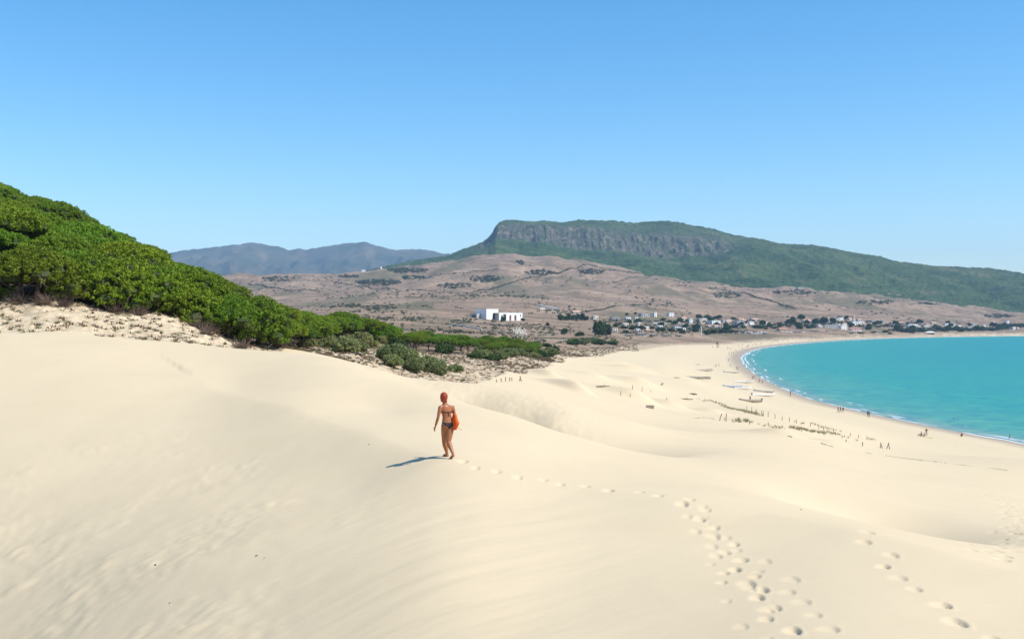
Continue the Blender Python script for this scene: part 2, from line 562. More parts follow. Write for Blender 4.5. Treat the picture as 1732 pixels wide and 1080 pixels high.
trail([(778, 779), (840, 795), (920, 810), (1000, 823), (1090, 832), (1165, 842)], 0.6, 0.05, 0.32, 0.075, 2)
trail([(1165, 842), (1200, 865), (1235, 895), (1262, 925), (1300, 957), (1330, 1010), (1385, 1050), (1420, 1085)], 0.55, 0.09, 0.34, 0.06, 3)
trail([(1190, 860), (1225, 880), (1280, 912), (1345, 945), (1385, 980), (1420, 1015)], 0.8, 0.12, 0.38, 0.03, 4)
trail([(1180, 850), (1215, 905), (1250, 940), (1290, 990), (1330, 1035), (1390, 1075)], 0.62, 0.14, 0.27, 0.035, 5)
trail([(1455, 897), (1490, 915), (1510, 940), (1555, 955), (1580, 972), (1650, 1005), (1715, 1035), (1740, 1050)], 0.8, 0.1, 0.36, 0.06, 6)
for k in range(3):
    trail([(1610 + 25 * k, 815 + 4 * k), (1690 + 12 * k, 850), (1705 + 10 * k, 875), (1690 + 12 * k, 915), (1660 + 20 * k, 945)], 1.0, 0.35, 0.34, 0.05, 10 + k)


def worley(x, y):
    xi, yi = np.floor(x).astype(np.int64), np.floor(y).astype(np.int64)
    f1 = np.full(x.shape, 9.0); f2 = np.full(x.shape, 9.0); cyq = np.zeros(x.shape)
    for i in (-1, 0, 1):
        for j in (-1, 0, 1):
            h = _perm[_perm[(xi + i) & 255] + ((yi + j) & 255)]
            h2 = _perm[h + 17 & 255]
            d = np.hypot(xi + i + 0.1 + .8 * h / 255.0 - x, yi + j + 0.1 + .8 * h2 / 255.0 - y)
            cyq = np.where(d < f1, yi + j + 0.1 + .8 * h2 / 255.0 - y, cyq)
            f2 = np.minimum(f2, np.maximum(f1, d)); f1 = np.minimum(f1, d)
    return f1, f2, cyq / np.maximum(f1, 1e-3)


CREST = [((px - CX) / FOC * d, d) for px, d in ((330, 52), (500, 39.5), (640, 31.5), (760, 26.5), (880, 25.5), (1000, 24.8), (1170, 23), (1300, 22), (1450, 20.2), (1600, 18.4), (1732, 17), (2300, 15))]


def near_detail(x, y, z):
    """wind scallops, streaks and footprints of the near sand"""
    px = CX + x / np.maximum(y, 1) * FOC
    hollow = sstep(760, 330, px + 0.0) * sstep(46, 27, y)
    wx, wy = x + 0.12 * perlin(x / 0.8, y / 0.8 + 5), y + 0.2 * perlin(x / 0.9 + 8, y / 0.9)
    patch = sstep(-0.22, 0.3, fbm(x / 3.5 + 2, y / 4.5, 2))
    f1, f2, cd = worley(wx / 0.85, wy / 0.8)
    some = sstep(-.05, .35, perlin(x / 1.3 + 3, y / 2.1))
    g1, g2, ce = worley(wx / 0.45 + 40, wy / 0.42)
    z = z + hollow * patch * (0.085 * np.exp(-(f1 * (1 + .9 * np.clip(cd, 0, 1)) / .34) ** 2) * some + 0.022 * np.exp(-(g1 * (1 + .9 * np.clip(ce, 0, 1)) / .36) ** 2) + np.minimum(f2 - f1, .5) * -.025)
    z = z + hollow * fbm(x / 1.9, y / 2.4, 3) * 0.04
    # pitted face of the next dune
    pit = sstep(640, 740, px) * sstep(1080, 960, px) * sstep(58, 66, y) * sstep(92, 84, y)
    q1, q2, _c = worley(x / .45 + 9, y / .7)
    z = z + pit * (np.minimum(q1, .7) ** 1.5 * .05 + .03 * fbm(x / .7, y / .9, 2))
    # the crest itself: the near side breaks away from it
    best = np.full(x.shape, 1e9); side = np.zeros(x.shape)
    for (ax_, ay_), (bx_, by_) in zip(CREST[:-1], CREST[1:]):
        ex, ey = bx_ - ax_, by_ - ay_
        t = np.clip(((x - ax_) * ex + (y - ay_) * ey) / (ex * ex + ey * ey), 0, 1)
        dd = np.hypot(x - ax_ - t * ex, y - ay_ - t * ey)
        c_ = ex * (y - ay_) - ey * (x - ax_)
        side = np.where(dd < best, c_, side); best = np.minimum(best, dd)
    nearside = np.where(side < 0, 1.0, 0.0)          # towards the photographer
    drop = np.sqrt(best ** 2 + .15) - .387
    z = z - nearside * 0.70 * (1 - np.exp(-drop / 3.4)) * sstep(60, 44, y)
    # scoop blown out behind the crest at the right
    z = z - 1.0 * np.exp(-((x - 10.6) / 2.3) ** 2 - ((y - 30.5) / 3.6) ** 2)
    # streaks running down from the crest
    st = sstep(1250, 800, px) * sstep(330, 640, px) * sstep(27, 20, y)
    c, s = math.cos(0.62), math.sin(0.62)
    u, v = x * c + y * s, -x * s + y * c
    z = z + st * 0.020 * fbm(u / 4.0, v / 0.6, 3)
    z = z + (fbm(x / 1.6, y / 3.2, 2) * 0.012 + fbm(x / 6, y / 8, 2) * 0.05 * sstep(12, 30, y)) * sstep(66, 58, y)
    return z


def stamp(x, y, z, cols, rows):
    for fx, fy, h, L, W, dep in PRINTS:
        a = fx / fy
        rad = L * 1.3
        j0, j1 = np.searchsorted(cols, a - rad / fy), np.searchsorted(cols, a + rad / fy)
        i0, i1 = np.searchsorted(rows, fy - rad), np.searchsorted(rows, fy + rad)
        if j1 <= j0 or i1 <= i0: continue
        sl = (slice(i0, i1), slice(j0, j1))
        dx, dy = x[sl] - fx, y[sl] - fy
        u = (dx * math.cos(h) + dy * math.sin(h)) / (L * 0.44)
        v = (-dx * math.sin(h) + dy * math.cos(h)) / (W * 0.44)
        # shade put into the shape: gentle ramp on the left, steep dark right wall
        q = np.where(dx < 0, dx / (L * .60), dx / (L * .20)); w = dy / (L * (.50 + .12 * np.sin(9 * fx)))
        r = np.hypot(q, w)
        t = np.clip((dx + L * .60) / (L * .78), 0, 1)
        z[sl] += -1.05 * dep * t * (1 - sstep(.55, 1.08, r)) + dep * .10 * np.exp(-((r - 1.3) / .25) ** 2) * (dx > 0)
    return z


# ---- one fan of vertices from the photographer out to the far hills
def spaced(parts):
    out = [parts[0][0]]
    for a, b, ratio in parts:
        n = max(1, int(math.log(b / a) / math.log(ratio)))
        out += list(a * np.exp(np.linspace(0, math.log(b / a), n + 1)))[1:]
    return np.array(out)


ROWS = spaced([(1.2, 10, 1.13), (10, 30, 1.0042), (30, 48, 1.0065), (48, 66, 1.009), (66, 110, 1.0032), (110, 400, 1.0052), (400, 4300, 1.016)])
COLS = np.concatenate([np.linspace(-1.5, -0.53, 40)[:-1], np.linspace(-0.53, 0.53, 610), np.linspace(0.53, 1.6, 44)[1:]])
GY, GX = np.meshgrid(ROWS, COLS, indexing='ij')
GX = GX * GY
GZ = terrain(GX, GY)
nr = int(np.searchsorted(ROWS, 96))
GZ[:nr] = near_detail(GX[:nr], GY[:nr], GZ[:nr])
GZ = stamp(GX, GY, GZ, COLS, ROWS)
SD = shore_dist(GX, GY)
DR, DP = zone_depths(GX, GY)
wob = fbm(GX / 9.0 + 40, GY / 9.0, 3) * 0.12 * sstep(110, 200, GY) * (1 - .85 * sstep(350, 900, GY)) + fbm(GX / 1.5, GY / 1.5, 2) * 0.02
ROUGH = sstep(-0.01, 0.04, np.log(GY / DR) + wob)
ROUGH = ROUGH * (1 - .55 * sstep(485, 445, CX + GX / GY * FOC))
PLAIN = sstep(-0.03, 0.05, np.log(GY / DP) + wob * 1.3) * sstep(8, 22, SD)
FOREST = PLAIN * (1 - sstep(300, 380, GY)) * sstep(-0.05, -0.13, GX / GY)
WETL = sstep(9.5, 1.0, SD + 1.6 * fbm(GX / 25, GY / 25, 2) - 0.006 * np.maximum(GY - 400, 0))

nrow, ncol = GX.shape
_lr = np.log(ROWS)


def hit(px, py, d0=8.0, d1=4000.0):
    """the same, read off the finished ground"""
    a = (px - CX) / FOC
    j = int(np.clip(np.searchsorted(COLS, a) - 1, 0, ncol - 2)); t = (a - COLS[j]) / (COLS[j + 1] - COLS[j])
    i0, i1 = np.searchsorted(ROWS, d0), np.searchsorted(ROWS, d1)
    prof = GZ[i0:i1, j] * (1 - t) + GZ[i0:i1, j + 1] * t
    d = ROWS[i0:i1]
    g = prof - (EYE - (py - CY) / FOC * d)
    i = int(np.argmax(g > 0)) if (g > 0).any() else int(np.argmax(g))
    i = max(i, 1)
    s_ = np.clip(g[i - 1] / (g[i - 1] - g[i]), 0, 1) if g[i] != g[i - 1] else 0.0
    dd = float(d[i - 1] + (d[i] - d[i - 1]) * s_)
    return Vector((a * dd, dd, float(prof[i - 1] + (prof[i] - prof[i - 1]) * s_)))


def gz(x, y):
    a = x / y
    j = int(np.clip(np.searchsorted(COLS, a) - 1, 0, ncol - 2)); t = (a - COLS[j]) / (COLS[j + 1] - COLS[j])
    i = int(np.clip(np.searchsorted(ROWS, y) - 1, 0, nrow - 2)); u = (y - ROWS[i]) / (ROWS[i + 1] - ROWS[i])
    return float((GZ[i, j] * (1 - t) + GZ[i, j + 1] * t) * (1 - u) + (GZ[i + 1, j] * (1 - t) + GZ[i + 1, j + 1] * t) * u)


idx = np.arange(nrow * ncol).reshape(nrow, ncol)
quads = np.stack([idx[:-1, :-1], idx[:-1, 1:], idx[1:, 1:], idx[1:, :-1]], -1).reshape(-1, 4)
VALL = np.stack([GX, GY, GZ], -1).reshape(-1, 3)
pm = PLAIN.reshape(-1)[quads].mean(1) > 0.5
under = SD.reshape(-1)[quads].max(1) < -60        # far under the sea: not built


def sub_ground(name, sel, mat):
    q = quads[sel]
    used = np.unique(q)
    remap = np.zeros(nrow * ncol, dtype=np.int64); remap[used] = np.arange(len(used))
    me = mesh_np(name, VALL[used], remap[q], mat, True)
    for nm, arr in (('rough', ROUGH), ('plain', PLAIN), ('wet', WETL), ('forest', FOREST)):
        attr(me, nm, arr.reshape(-1)[used])
    return tag(link(name, me), kind='structure')


def ground_material():
    m, nt, b = mat_new('sand_and_soil')
    p = pos_n(nt)
    # dry sand
    n1 = noise(nt, 0.35, 5, 0.6, p)
    n2 = noise(nt, 14.0, 3, 0.6, p)
    sand = mixc(nt, n1.outputs[0], (0.575, 0.458, 0.288), (0.64, 0.518, 0.338))
    sand = mixc(nt, math_n(nt, 'MULTIPLY', n2.outputs[0], 0.35), sand, (0.57, 0.455, 0.315))
    # wet sand by the water
    sand = mixc(nt, attr_n(nt, 'wet'), sand, (0.36, 0.29, 0.215))
    # sand strewn with twigs, clods and dry plants
    n3 = noise(nt, 1.1, 6, 0.7, p, 0.6)
    litter = ramp(nt, n3.outputs[0], [(0.40, (0.60, 0.49, 0.34)), (0.50, (0.40, 0.30, 0.20)), (0.60, (0.17, 0.105, 0.065))]).outputs[0]
    n4 = noise(nt, 0.16, 3, 0.5, p)
    rmask = math_n(nt, 'MULTIPLY', attr_n(nt, 'rough'), ramp(nt, n4.outputs[0], [(0.3, (0.55,) * 3), (0.6, (1,) * 3)]).outputs[0])
    c = mixc(nt, rmask, sand, litter)
    # the dry plain: pinkish straw with olive and dark scrub tones
    n5 = noise(nt, 0.012, 8, 0.65, p, 0.4)
    n6 = noise(nt, 0.09, 6, 0.7, p)
    soil = ramp(nt, n5.outputs[0], [(0.30, (0.13, 0.10, 0.055)), (0.43, (0.215, 0.148, 0.095)), (0.53, (0.30, 0.203, 0.135)), (0.66, (0.37, 0.26, 0.17))]).outputs[0]
    n8 = noise(nt, 1.0, 5, 0.6, pos_n(nt, (0.006, 0.0022, 0.006)), 0.8)
    soil = mixc(nt, ramp(nt, n8.outputs[0], [(0.53, (0,) * 3), (0.60, (0.75,) * 3)]).outputs[0], soil, (0.135, 0.115, 0.06))
    soil = mixc(nt, ramp(nt, n6.outputs[0], [(0.50, (0,) * 3), (0.64, (0.85,) * 3)]).outputs[0], soil, (0.095, 0.085, 0.048))
    c = mixc(nt, attr_n(nt, 'plain'), c, soil)
    n7 = noise(nt, 1.6, 5, 0.7, p)
    duff = mixc(nt, n7.outputs[0], (0.07, 0.052, 0.033), (0.17, 0.13, 0.085))
    c = mixc(nt, attr_n(nt, 'forest'), c, duff)
    nt.links.new(c, b.inputs['Base Color'])
    b.inputs['Roughness'].default_value = 0.9
    b.inputs['Specular IOR Level'].default_value = 0.12
    # grain and fine wind ripples
    w = noise(nt, 1.0, 4, 0.6, pos_n(nt, (2.2, 9.0, 2.2)), 0.5)
    g = noise(nt, 45.0, 2, 0.6, p)
    h = math_n(nt, 'ADD', w.outputs[0], math_n(nt, 'MULTIPLY', g.outputs[0], 0.25))
    bump(nt, b, h, 0.45, 0.022)
    return m


M_GROUND = ground_material()
sub_ground('sand_dunes', ~pm & ~under, M_GROUND)
sub_ground('plain', pm & ~under, M_GROUND)

# ------------------------------------------------------------------ sea
def water_material():
    m, nt, b = mat_new('shallow_sea')
    d = attr_n(nt, 'offshore')
    p = pos_n(nt)
    n = noise(nt, 0.018, 5, 0.6, pos_n(nt, (1, 0.45, 1)))
    f = math_n(nt, 'MULTIPLY', d, math_n(nt, 'ADD', math_n(nt, 'MULTIPLY', n.outputs[0], 1.2), 0.4))
    c = ramp(nt, f, [(0.0, (0.28, 0.35, 0.27)), (0.012, (0.10, 0.34, 0.25)), (0.05, (0.036, 0.315, 0.235)), (0.25, (0.010, 0.255, 0.232)), (0.5, (0.007, 0.17, 0.26)), (1.0, (0.008, 0.10, 0.27))]).outputs[0]
    n2 = noise(nt, 0.22, 5, 0.7, pos_n(nt, (0.6, 1.2, 1)))
    c = mixc(nt, ramp(nt, n2.outputs[0], [(0.4, (0,) * 3), (0.66, (0.8,) * 3)]).outputs[0], c, (0.010, 0.155, 0.21))
    n9 = noise(nt, 0.05, 5, 0.6, pos_n(nt, (0.5, 1.4, 1)), 0.5)
    c = mixc(nt, ramp(nt, n9.outputs[0], [(0.45, (0,) * 3), (0.65, (0.35,) * 3)]).outputs[0], c, (0.012, 0.19, 0.25))
    nt.links.new(c, b.inputs['Base Color'])
    b.inputs['Roughness'].default_value = 0.32
    b.inputs['IOR'].default_value = 1.33
    b.inputs['Specular IOR Level'].default_value = 0.06
    h1 = noise(nt, 0.55, 5, 0.62, pos_n(nt, (0.8, 1.6, 1)), 0.4)
    bump(nt, b, h1.outputs[0], 0.55, 0.5)
    return m


srows = spaced([(40, 4600, 1.022)])
scols = np.linspace(0.05, 1.9, 230)
WY, WX = np.meshgrid(srows, scols, indexing='ij'); WX = WX * WY
WSD = shore_dist(WX, WY)
wi = np.arange(WX.size).reshape(WX.shape)
wq = np.stack([wi[:-1, :-1], wi[:-1, 1:], wi[1:, 1:], wi[1:, :-1]], -1).reshape(-1, 4)
wq = wq[WSD.reshape(-1)[wq].min(1) < 12]
wu = np.unique(wq); wr = np.zeros(WX.size, dtype=np.int64); wr[wu] = np.arange(len(wu))
me = mesh_np('sea', np.stack([WX, WY, np.zeros_like(WX)], -1).reshape(-1, 3)[wu], wr[wq], water_material(), True)
attr(me, 'offshore', np.clip(-WSD.reshape(-1)[wu] / 900.0, 0, 1))
tag(link('sea', me), kind='structure')

# foam: broken lines of surf along the waterline
def surf():
    V, Fc = [], []
    seg = SHORE[(SHORE[:, 1] > 150) & (SHORE[:, 0] < 2000)]
    ln = np.concatenate([[0], np.cumsum(np.hypot(*np.diff(seg, axis=0).T))])
    t = 0.0; ts = []
    while t < ln[-1]:
        ts.append(t); t += 0.5 + 0.004 * np.interp(t, ln, seg[:, 1])
    ts = np.array(ts)
    cx, cyy = np.interp(ts, ln, seg[:, 0]), np.interp(ts, ln, seg[:, 1])
    tx, ty = np.gradient(cx), np.gradient(cyy); L = np.hypot(tx, ty)
    nx, ny = ty / L, -tx / L                      # towards the sea
    for k, (off, wid, thr, sc) in enumerate(((0.4, 0.45, -0.12, 21), (3.4, 0.6, 0.12, 17), (8.0, 0.6, 0.30, 13), (1.7, 0.35, 0.08, 9))):
        o = off + 1.4 * fbm(ts / 30 + 9 * k, ts * 0 + k, 3) + 0.0012 * np.maximum(cyy - 300, 0) * (k == 0)
        n = fbm(ts / sc + 31 * k, ts * 0 + 7.7 * k, 3)
        # the swell turns more surf up in the bend of the bay
        n = n + 0.22 * np.exp(-((cyy - 720) / 260) ** 2)
        w = wid * np.clip((n - thr) * 3.2, 0, 1.3) * (1 + 0.0012 * np.maximum(cyy - 250, 0)) * (0.8 + 0.4 * fbm(ts / 2.3, ts * 0 + 3 * k, 2))
        for i in range(len(ts) - 1):
            if w[i] < 0.08 and w[i + 1] < 0.08: continue
            a = len(V)
            for j in (i, i + 1):
                for q, hh in ((-0.5, 0.02), (0.0, 0.10 + 0.05 * w[j]), (0.5, 0.03)):
                    V.append((cx[j] + nx[j] * (o[j] + q * w[j]), cyy[j] + ny[j] * (o[j] + q * w[j]), max(hh, 0.01)))
            Fc += [[a, a + 1, a + 4, a + 3], [a + 1, a + 2, a + 5, a + 4]]
    return V, Fc
_v, _f = surf()
M_FOAM = simple('sea_foam', (0.80, 0.82, 0.82), 0.85, 0.08, 1.5)
tag(link('sea_foam', mesh_np('sea_foam', np.array(_v), _f, M_FOAM, True)), 'white broken surf running along the waterline of the bay', 'surf', kind='stuff')

# ------------------------------------------------------------------ table mountain and far range
def curve(pts, xs): return np.interp(xs, [p[0] for p in pts], [p[1] for p in pts])
def mesa():
    pxs = np.concatenate([np.linspace(560, 1800, 900), np.linspace(1800, 2500, 100)[1:]])
    sky_ = curve([(560, 470), (640, 456), (690, 443), (730, 436), (760, 432), (790, 421), (805, 415), (820, 408), (832, 396), (838, 384), (846, 376), (858, 373), (900, 375), (920, 373.5), (950, 377), (980, 370),
                  (1010, 372), (1080, 376.5), (1120, 372.5), (1150, 376), (1200, 385), (1260, 401), (1320, 411), (1395, 418), (1440, 427), (1490, 435), (1515, 446), (1540, 451.5), (1580, 453), (1620, 452), (1680, 455),
                  (1732, 463), (1900, 485), (2500, 530)], pxs)
    foot = curve([(560, 474), (690, 447), (760, 438), (800, 428), (825, 420), (838, 406), (900, 410), (1000, 421), (1080, 432), (1150, 438), (1200, 434), (1240, 420), (1280, 415), (1395, 425), (1500, 445), (1732, 468), (2500, 534)], pxs)
    ctop = curve([(560, 472), (760, 435), (800, 424), (828, 402), (842, 381), (900, 381), (950, 384), (1000, 388), (1060, 398), (1120, 402), (1180, 404), (1230, 411), (1280, 412.5), (1395, 422), (1500, 441), (1732, 466), (2500, 532)], pxs)
    bot = curve([(560, 485), (640, 470), (690, 456), (760, 446), (830, 436), (870, 444), (940, 444), (1000, 452), (1100, 472), (1250, 486), (1400, 500), (1500, 508), (1600, 520), (1732, 541), (2500, 580)], pxs)
    db = curve([(560, 3300), (760, 3300), (900, 3150), (1100, 3000), (2500, 2900)], pxs)
    strips = [(bot, db, 0), (0.62 * foot + 0.38 * bot, db * .45 + 3800 * .55, 0), (foot, np.full_like(pxs, 3900.), 0), (ctop, np.full_like(pxs, 4010.), 1), (0.5 * ctop + 0.5 * sky_, np.full_like(pxs, 4220.), 0.3),
              (sky_, np.full_like(pxs, 4420.), 0)]
    rows, cl = [], []
    for (a, da, ca), (b2, d2, cb) in zip(strips[:-1], strips[1:]):
        n = 26 if cb == 1 else 20
        for i in range(n):
            t = i / n
            rows.append((a * (1 - t) + b2 * t, da * (1 - t) + d2 * t))
            cl.append(1.0 if (cb == 1) else (ca * (1 - t) if ca > 0.5 else 0.3 * max(ca, cb)))
    rows.append((sky_, np.full_like(pxs, 4420.))); cl.append(0)
    PY = np.array([r[0] for r in rows]); D = np.array([r[1] for r in rows]); CL = np.repeat(np.array(cl)[:, None], len(pxs), 1)
    X = (pxs[None] - CX) / FOC * D; Zz = EYE - (PY - CY) / FOC * D
    # cliffs only where the mountain really breaks off
    steep = np.clip((foot - ctop - 3) / 14, 0, 1)[None]
    CL = CL * steep
    rid = fbm(X / 70.0, Zz / 260.0 + 4, 4)
    D2 = D - CL * (26 * rid + 18 * fbm(X / 22.0, Zz / 60.0, 3))
    Zz = Zz + fbm(X / 120.0, D / 120.0, 4) * 10 * (1 - CL) + fbm(X / 16.0, D / 16.0, 2) * 5.5 + CL * 9 * fbm(X / 30., Zz / 30., 2)
    # gullies in the scree
    t = np.linspace(0, 1, len(rows))[:, None]
    Zz = Zz + np.where(t < 0.45, 1, 0) * np.sin(np.clip(t / .45, 0, 1) * np.pi) * fbm(X / 160.0, D / 900.0, 3) * 26
    # plateau and back slope
    back = []
    for dz, dd in ((-6, 4700), (-30, 5200), (-120, 6200)):
        back.append(((pxs - CX) / FOC * dd, np.full_like(pxs, dd), Zz[-1] + dz))
    X = np.vstack([X] + [b_[0] for b_ in back]); D2 = np.vstack([D2] + [b_[1] for b_ in back]); Zz = np.vstack([Zz] + [b_[2] for b_ in back]); CL = np.vstack([CL, np.zeros((3, len(pxs)))])
    i = np.arange(X.size).reshape(X.shape)
    q = np.stack([i[:-1, :-1], i[:-1, 1:], i[1:, 1:], i[1:, :-1]], -1).reshape(-1, 4)
    m, nt, b = mat_new('scrub_and_rock')
    p = pos_n(nt)
    n1 = noise(nt, 0.006, 8, 0.7, p)
    n2 = noise(nt, 0.045, 7, 0.75, p)
    f = math_n(nt, 'ADD', math_n(nt, 'MULTIPLY', n1.outputs[0], 0.5), math_n(nt, 'MULTIPLY', n2.outputs[0], 0.5))
    c = ramp(nt, f, [(0.38, (0.014, 0.028, 0.010)), (0.47, (0.042, 0.078, 0.022)), (0.55, (0.078, 0.115, 0.036)), (0.64, (0.19, 0.145, 0.08))]).outputs[0]
    n3 = noise(nt, 1.0, 6, 0.7, pos_n(nt, (0.05, 0.05, 0.03)), 0.6)
    rock = ramp(nt, n3.outputs[0], [(0.36, (0.042, 0.058, 0.036)), (0.50, (0.105, 0.10, 0.078)), (0.66, (0.30, 0.24, 0.18))]).outputs[0]
    n4 = noise(nt, 0.03, 5, 0.7, p)
    cm = math_n(nt, 'MULTIPLY', attr_n(nt, 'cliff'), ramp(nt, n4.outputs[0], [(0.36, (0.08,) * 3), (0.54, (1,) * 3)]).outputs[0])
    c = mixc(nt, cm, c, rock)
    nt.links.new(c, b.inputs['Base Color'])
    b.inputs['Roughness'].default_value = 0.9
    b.inputs['Specular IOR Level'].default_value = 0.1
    bump(nt, b, n2.outputs[0], 0.9, 14.0)
    me = mesh_np('table_mountain', np.stack([X, D2, Zz], -1).reshape(-1, 3), q, m, True)
    attr(me, 'cliff', CL.reshape(-1))
    tag(link('table_mountain', me), kind='structure')


mesa()


def far_range():
    pxs = np.linspace(-900, 1150, 420)
    sk = curve([(-900, 470), (-300, 440), (100, 445), (260, 434), (300, 425), (360, 418), (400, 413), (428, 410), (460, 415), (490, 422), (520, 421), (560, 415), (600, 409.5), (620, 410), (650, 419), (670, 422.5), (700, 421),
                (725, 423), (765, 431), (820, 438), (1150, 455)], pxs)
    sk = sk + fbm(pxs / 16.0, pxs * 0, 4) * 3.4
    rows = []
    for t in np.linspace(0, 1, 40):
        d = 7200 + 2200 * t
        rows.append(((pxs - CX) / FOC * d, np.full_like(pxs, d), EYE - ((490 * (1 - t ** .9) + sk * t ** .9) - CY) / FOC * d))
    X = np.array([r[0] for r in rows]); D = np.array([r[1] for r in rows]); Zz = np.array([r[2] for r in rows])
    t = np.linspace(0, 1, 40)[:, None]
    Zz = Zz + np.sin(t * np.pi) * (np.abs(fbm(X / 700.0, D / 1400.0, 4)) * -260 + 90 * fbm(X / 200., D / 300., 3))
    X = np.vstack([X, X[-1:] * 1.15]); D = np.vstack([D, D[-1:] * 1.15]); Zz = np.vstack([Zz, Zz[-1:] - 250])
    i = np.arange(X.size).reshape(X.shape)
    q = np.stack([i[:-1, :-1], i[:-1, 1:], i[1:, 1:], i[1:, :-1]], -1).reshape(-1, 4)
    m, nt, b = mat_new('far_scrub')
    n1 = noise(nt, 0.004, 8, 0.7, pos_n(nt))
    c = ramp(nt, n1.outputs[0], [(0.35, (0.04, 0.055, 0.03)), (0.55, (0.10, 0.09, 0.055)), (0.7, (0.18, 0.14, 0.09))]).outputs[0]
    nt.links.new(c, b.inputs['Base Color'])
    b.inputs['Roughness'].default_value = 0.9
    b.inputs['Specular IOR Level'].default_value = 0.1
    me = mesh_np('far_mountains', np.stack([X, D, Zz], -1).reshape(-1, 3), q, m, True)
    tag(link('far_mountains', me), kind='structure')


far_range()

# ------------------------------------------------------------------ the air
hz = MB()
hz.box(-9000, 9000, -600, 12500, -12, 900)
mh = bpy.data.materials.new('thin_haze'); mh.use_nodes = True
hn = mh.node_tree.nodes; hn.clear()
ho = hn.new('ShaderNodeOutputMaterial'); hv = hn.new('ShaderNodeVolumePrincipled')
hv.inputs['Color'].default_value = (0.44, 0.70, 1.0, 1)
hv.inputs['Density'].default_value = 6.8e-5
hv.inputs['Anisotropy'].default_value = 0.0
mh.node_tree.links.new(hv.outputs[0], ho.inputs['Volume'])
tag(hz.build('haze', mh), 'thin blue haze lying over the far hills', 'haze', kind='stuff')
# ------------------------------------------------------------------ plants
def leaf_tris(cent, rad, per, size, r, squash=0.85, low=-0.55, tilt=0.55, aspect=1.0):
    """small triangles standing on the skins of many little balls: cent (n,3), rad (n,)"""
    n = len(cent)
    c = np.repeat(cent, per, 0); rr = np.repeat(rad, per)
    d = r.normal(size=(n * per, 3)); d /= np.linalg.norm(d, axis=1)[:, None]
    d[:, 2] = np.where(d[:, 2] < low, -d[:, 2], d[:, 2])
    p = c + d * (rr * r.uniform(0.72, 1.1, n * per))[:, None] * np.array([1, 1, squash])
    nrm = d + r.normal(size=d.shape) * tilt
    nrm /= np.linalg.norm(nrm, axis=1)[:, None]
    t = np.cross(nrm, r.normal(size=d.shape)); t /= np.linalg.norm(t, axis=1)[:, None]
    b = np.cross(nrm, t)
    s = size * r.uniform(0.6, 1.35, n * per)[:, None]
    v = np.stack([p + t * s * aspect, p - t * s * .6 * aspect + b * s * .55, p - t * s * .6 * aspect - b * s * .55], 1).reshape(-1, 3)
    return v


def tri_faces(n): return np.arange(n * 3).reshape(-1, 3)


def blob(c, rx, ry, rz, r, rings=4, seg=7):
    v, f = [], []
    for i in range(1, rings):
        th = math.pi * i / rings
        for k in range(seg):
            a = 2 * math.pi * k / seg
            q = r.uniform(.85, 1.1)
            v.append((c[0] + rx * q * math.sin(th) * math.cos(a), c[1] + ry * q * math.sin(th) * math.sin(a), c[2] + rz * q * math.cos(th)))
    top, bot = len(v), len(v) + 1
    v += [(c[0], c[1], c[2] + rz), (c[0], c[1], c[2] - rz)]
    for i in range(rings - 2):
        for k in range(seg):
            f.append([i * seg + k, (i + 1) * seg + k, (i + 1) * seg + (k + 1) % seg]); f.append([i * seg + k, (i + 1) * seg + (k + 1) % seg, i * seg + (k + 1) % seg])
    for k in range(seg):
        f.append([top, k, (k + 1) % seg]); f.append([bot, (rings - 2) * seg + (k + 1) % seg, (rings - 2) * seg + k])
    return np.array(v), np.array(f)


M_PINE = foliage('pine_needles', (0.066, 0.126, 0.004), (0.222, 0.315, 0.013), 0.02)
M_PINE_FILL = foliage('pine_dark_fill', (0.030, 0.048, 0.006), (0.05, 0.070, 0.010), 0.01)  # darkened needle colour: the shade inside the crown, painted on filler blobs
M_BARK = simple('pine_bark', (0.15, 0.10, 0.07), 0.9, 0.3, 9)
M_TWIG = simple('dead_twigs', (0.125, 0.085, 0.06), 0.9, 0.35, 4, rand=0.25)
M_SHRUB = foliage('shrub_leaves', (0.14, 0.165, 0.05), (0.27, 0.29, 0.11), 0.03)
M_SHRUB_FILL = foliage('shrub_dark_fill', (0.09, 0.10, 0.04), (0.13, 0.14, 0.055), 0.01)  # darker leaf copy that carries the shade inside the bush
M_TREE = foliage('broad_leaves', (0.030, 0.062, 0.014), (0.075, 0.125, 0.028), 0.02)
M_TREE_FILL = foliage('broad_dark_fill', (0.012, 0.026, 0.008), (0.02, 0.036, 0.01), 0.01)  # deep green filler, inner shade of the crown put into its colour


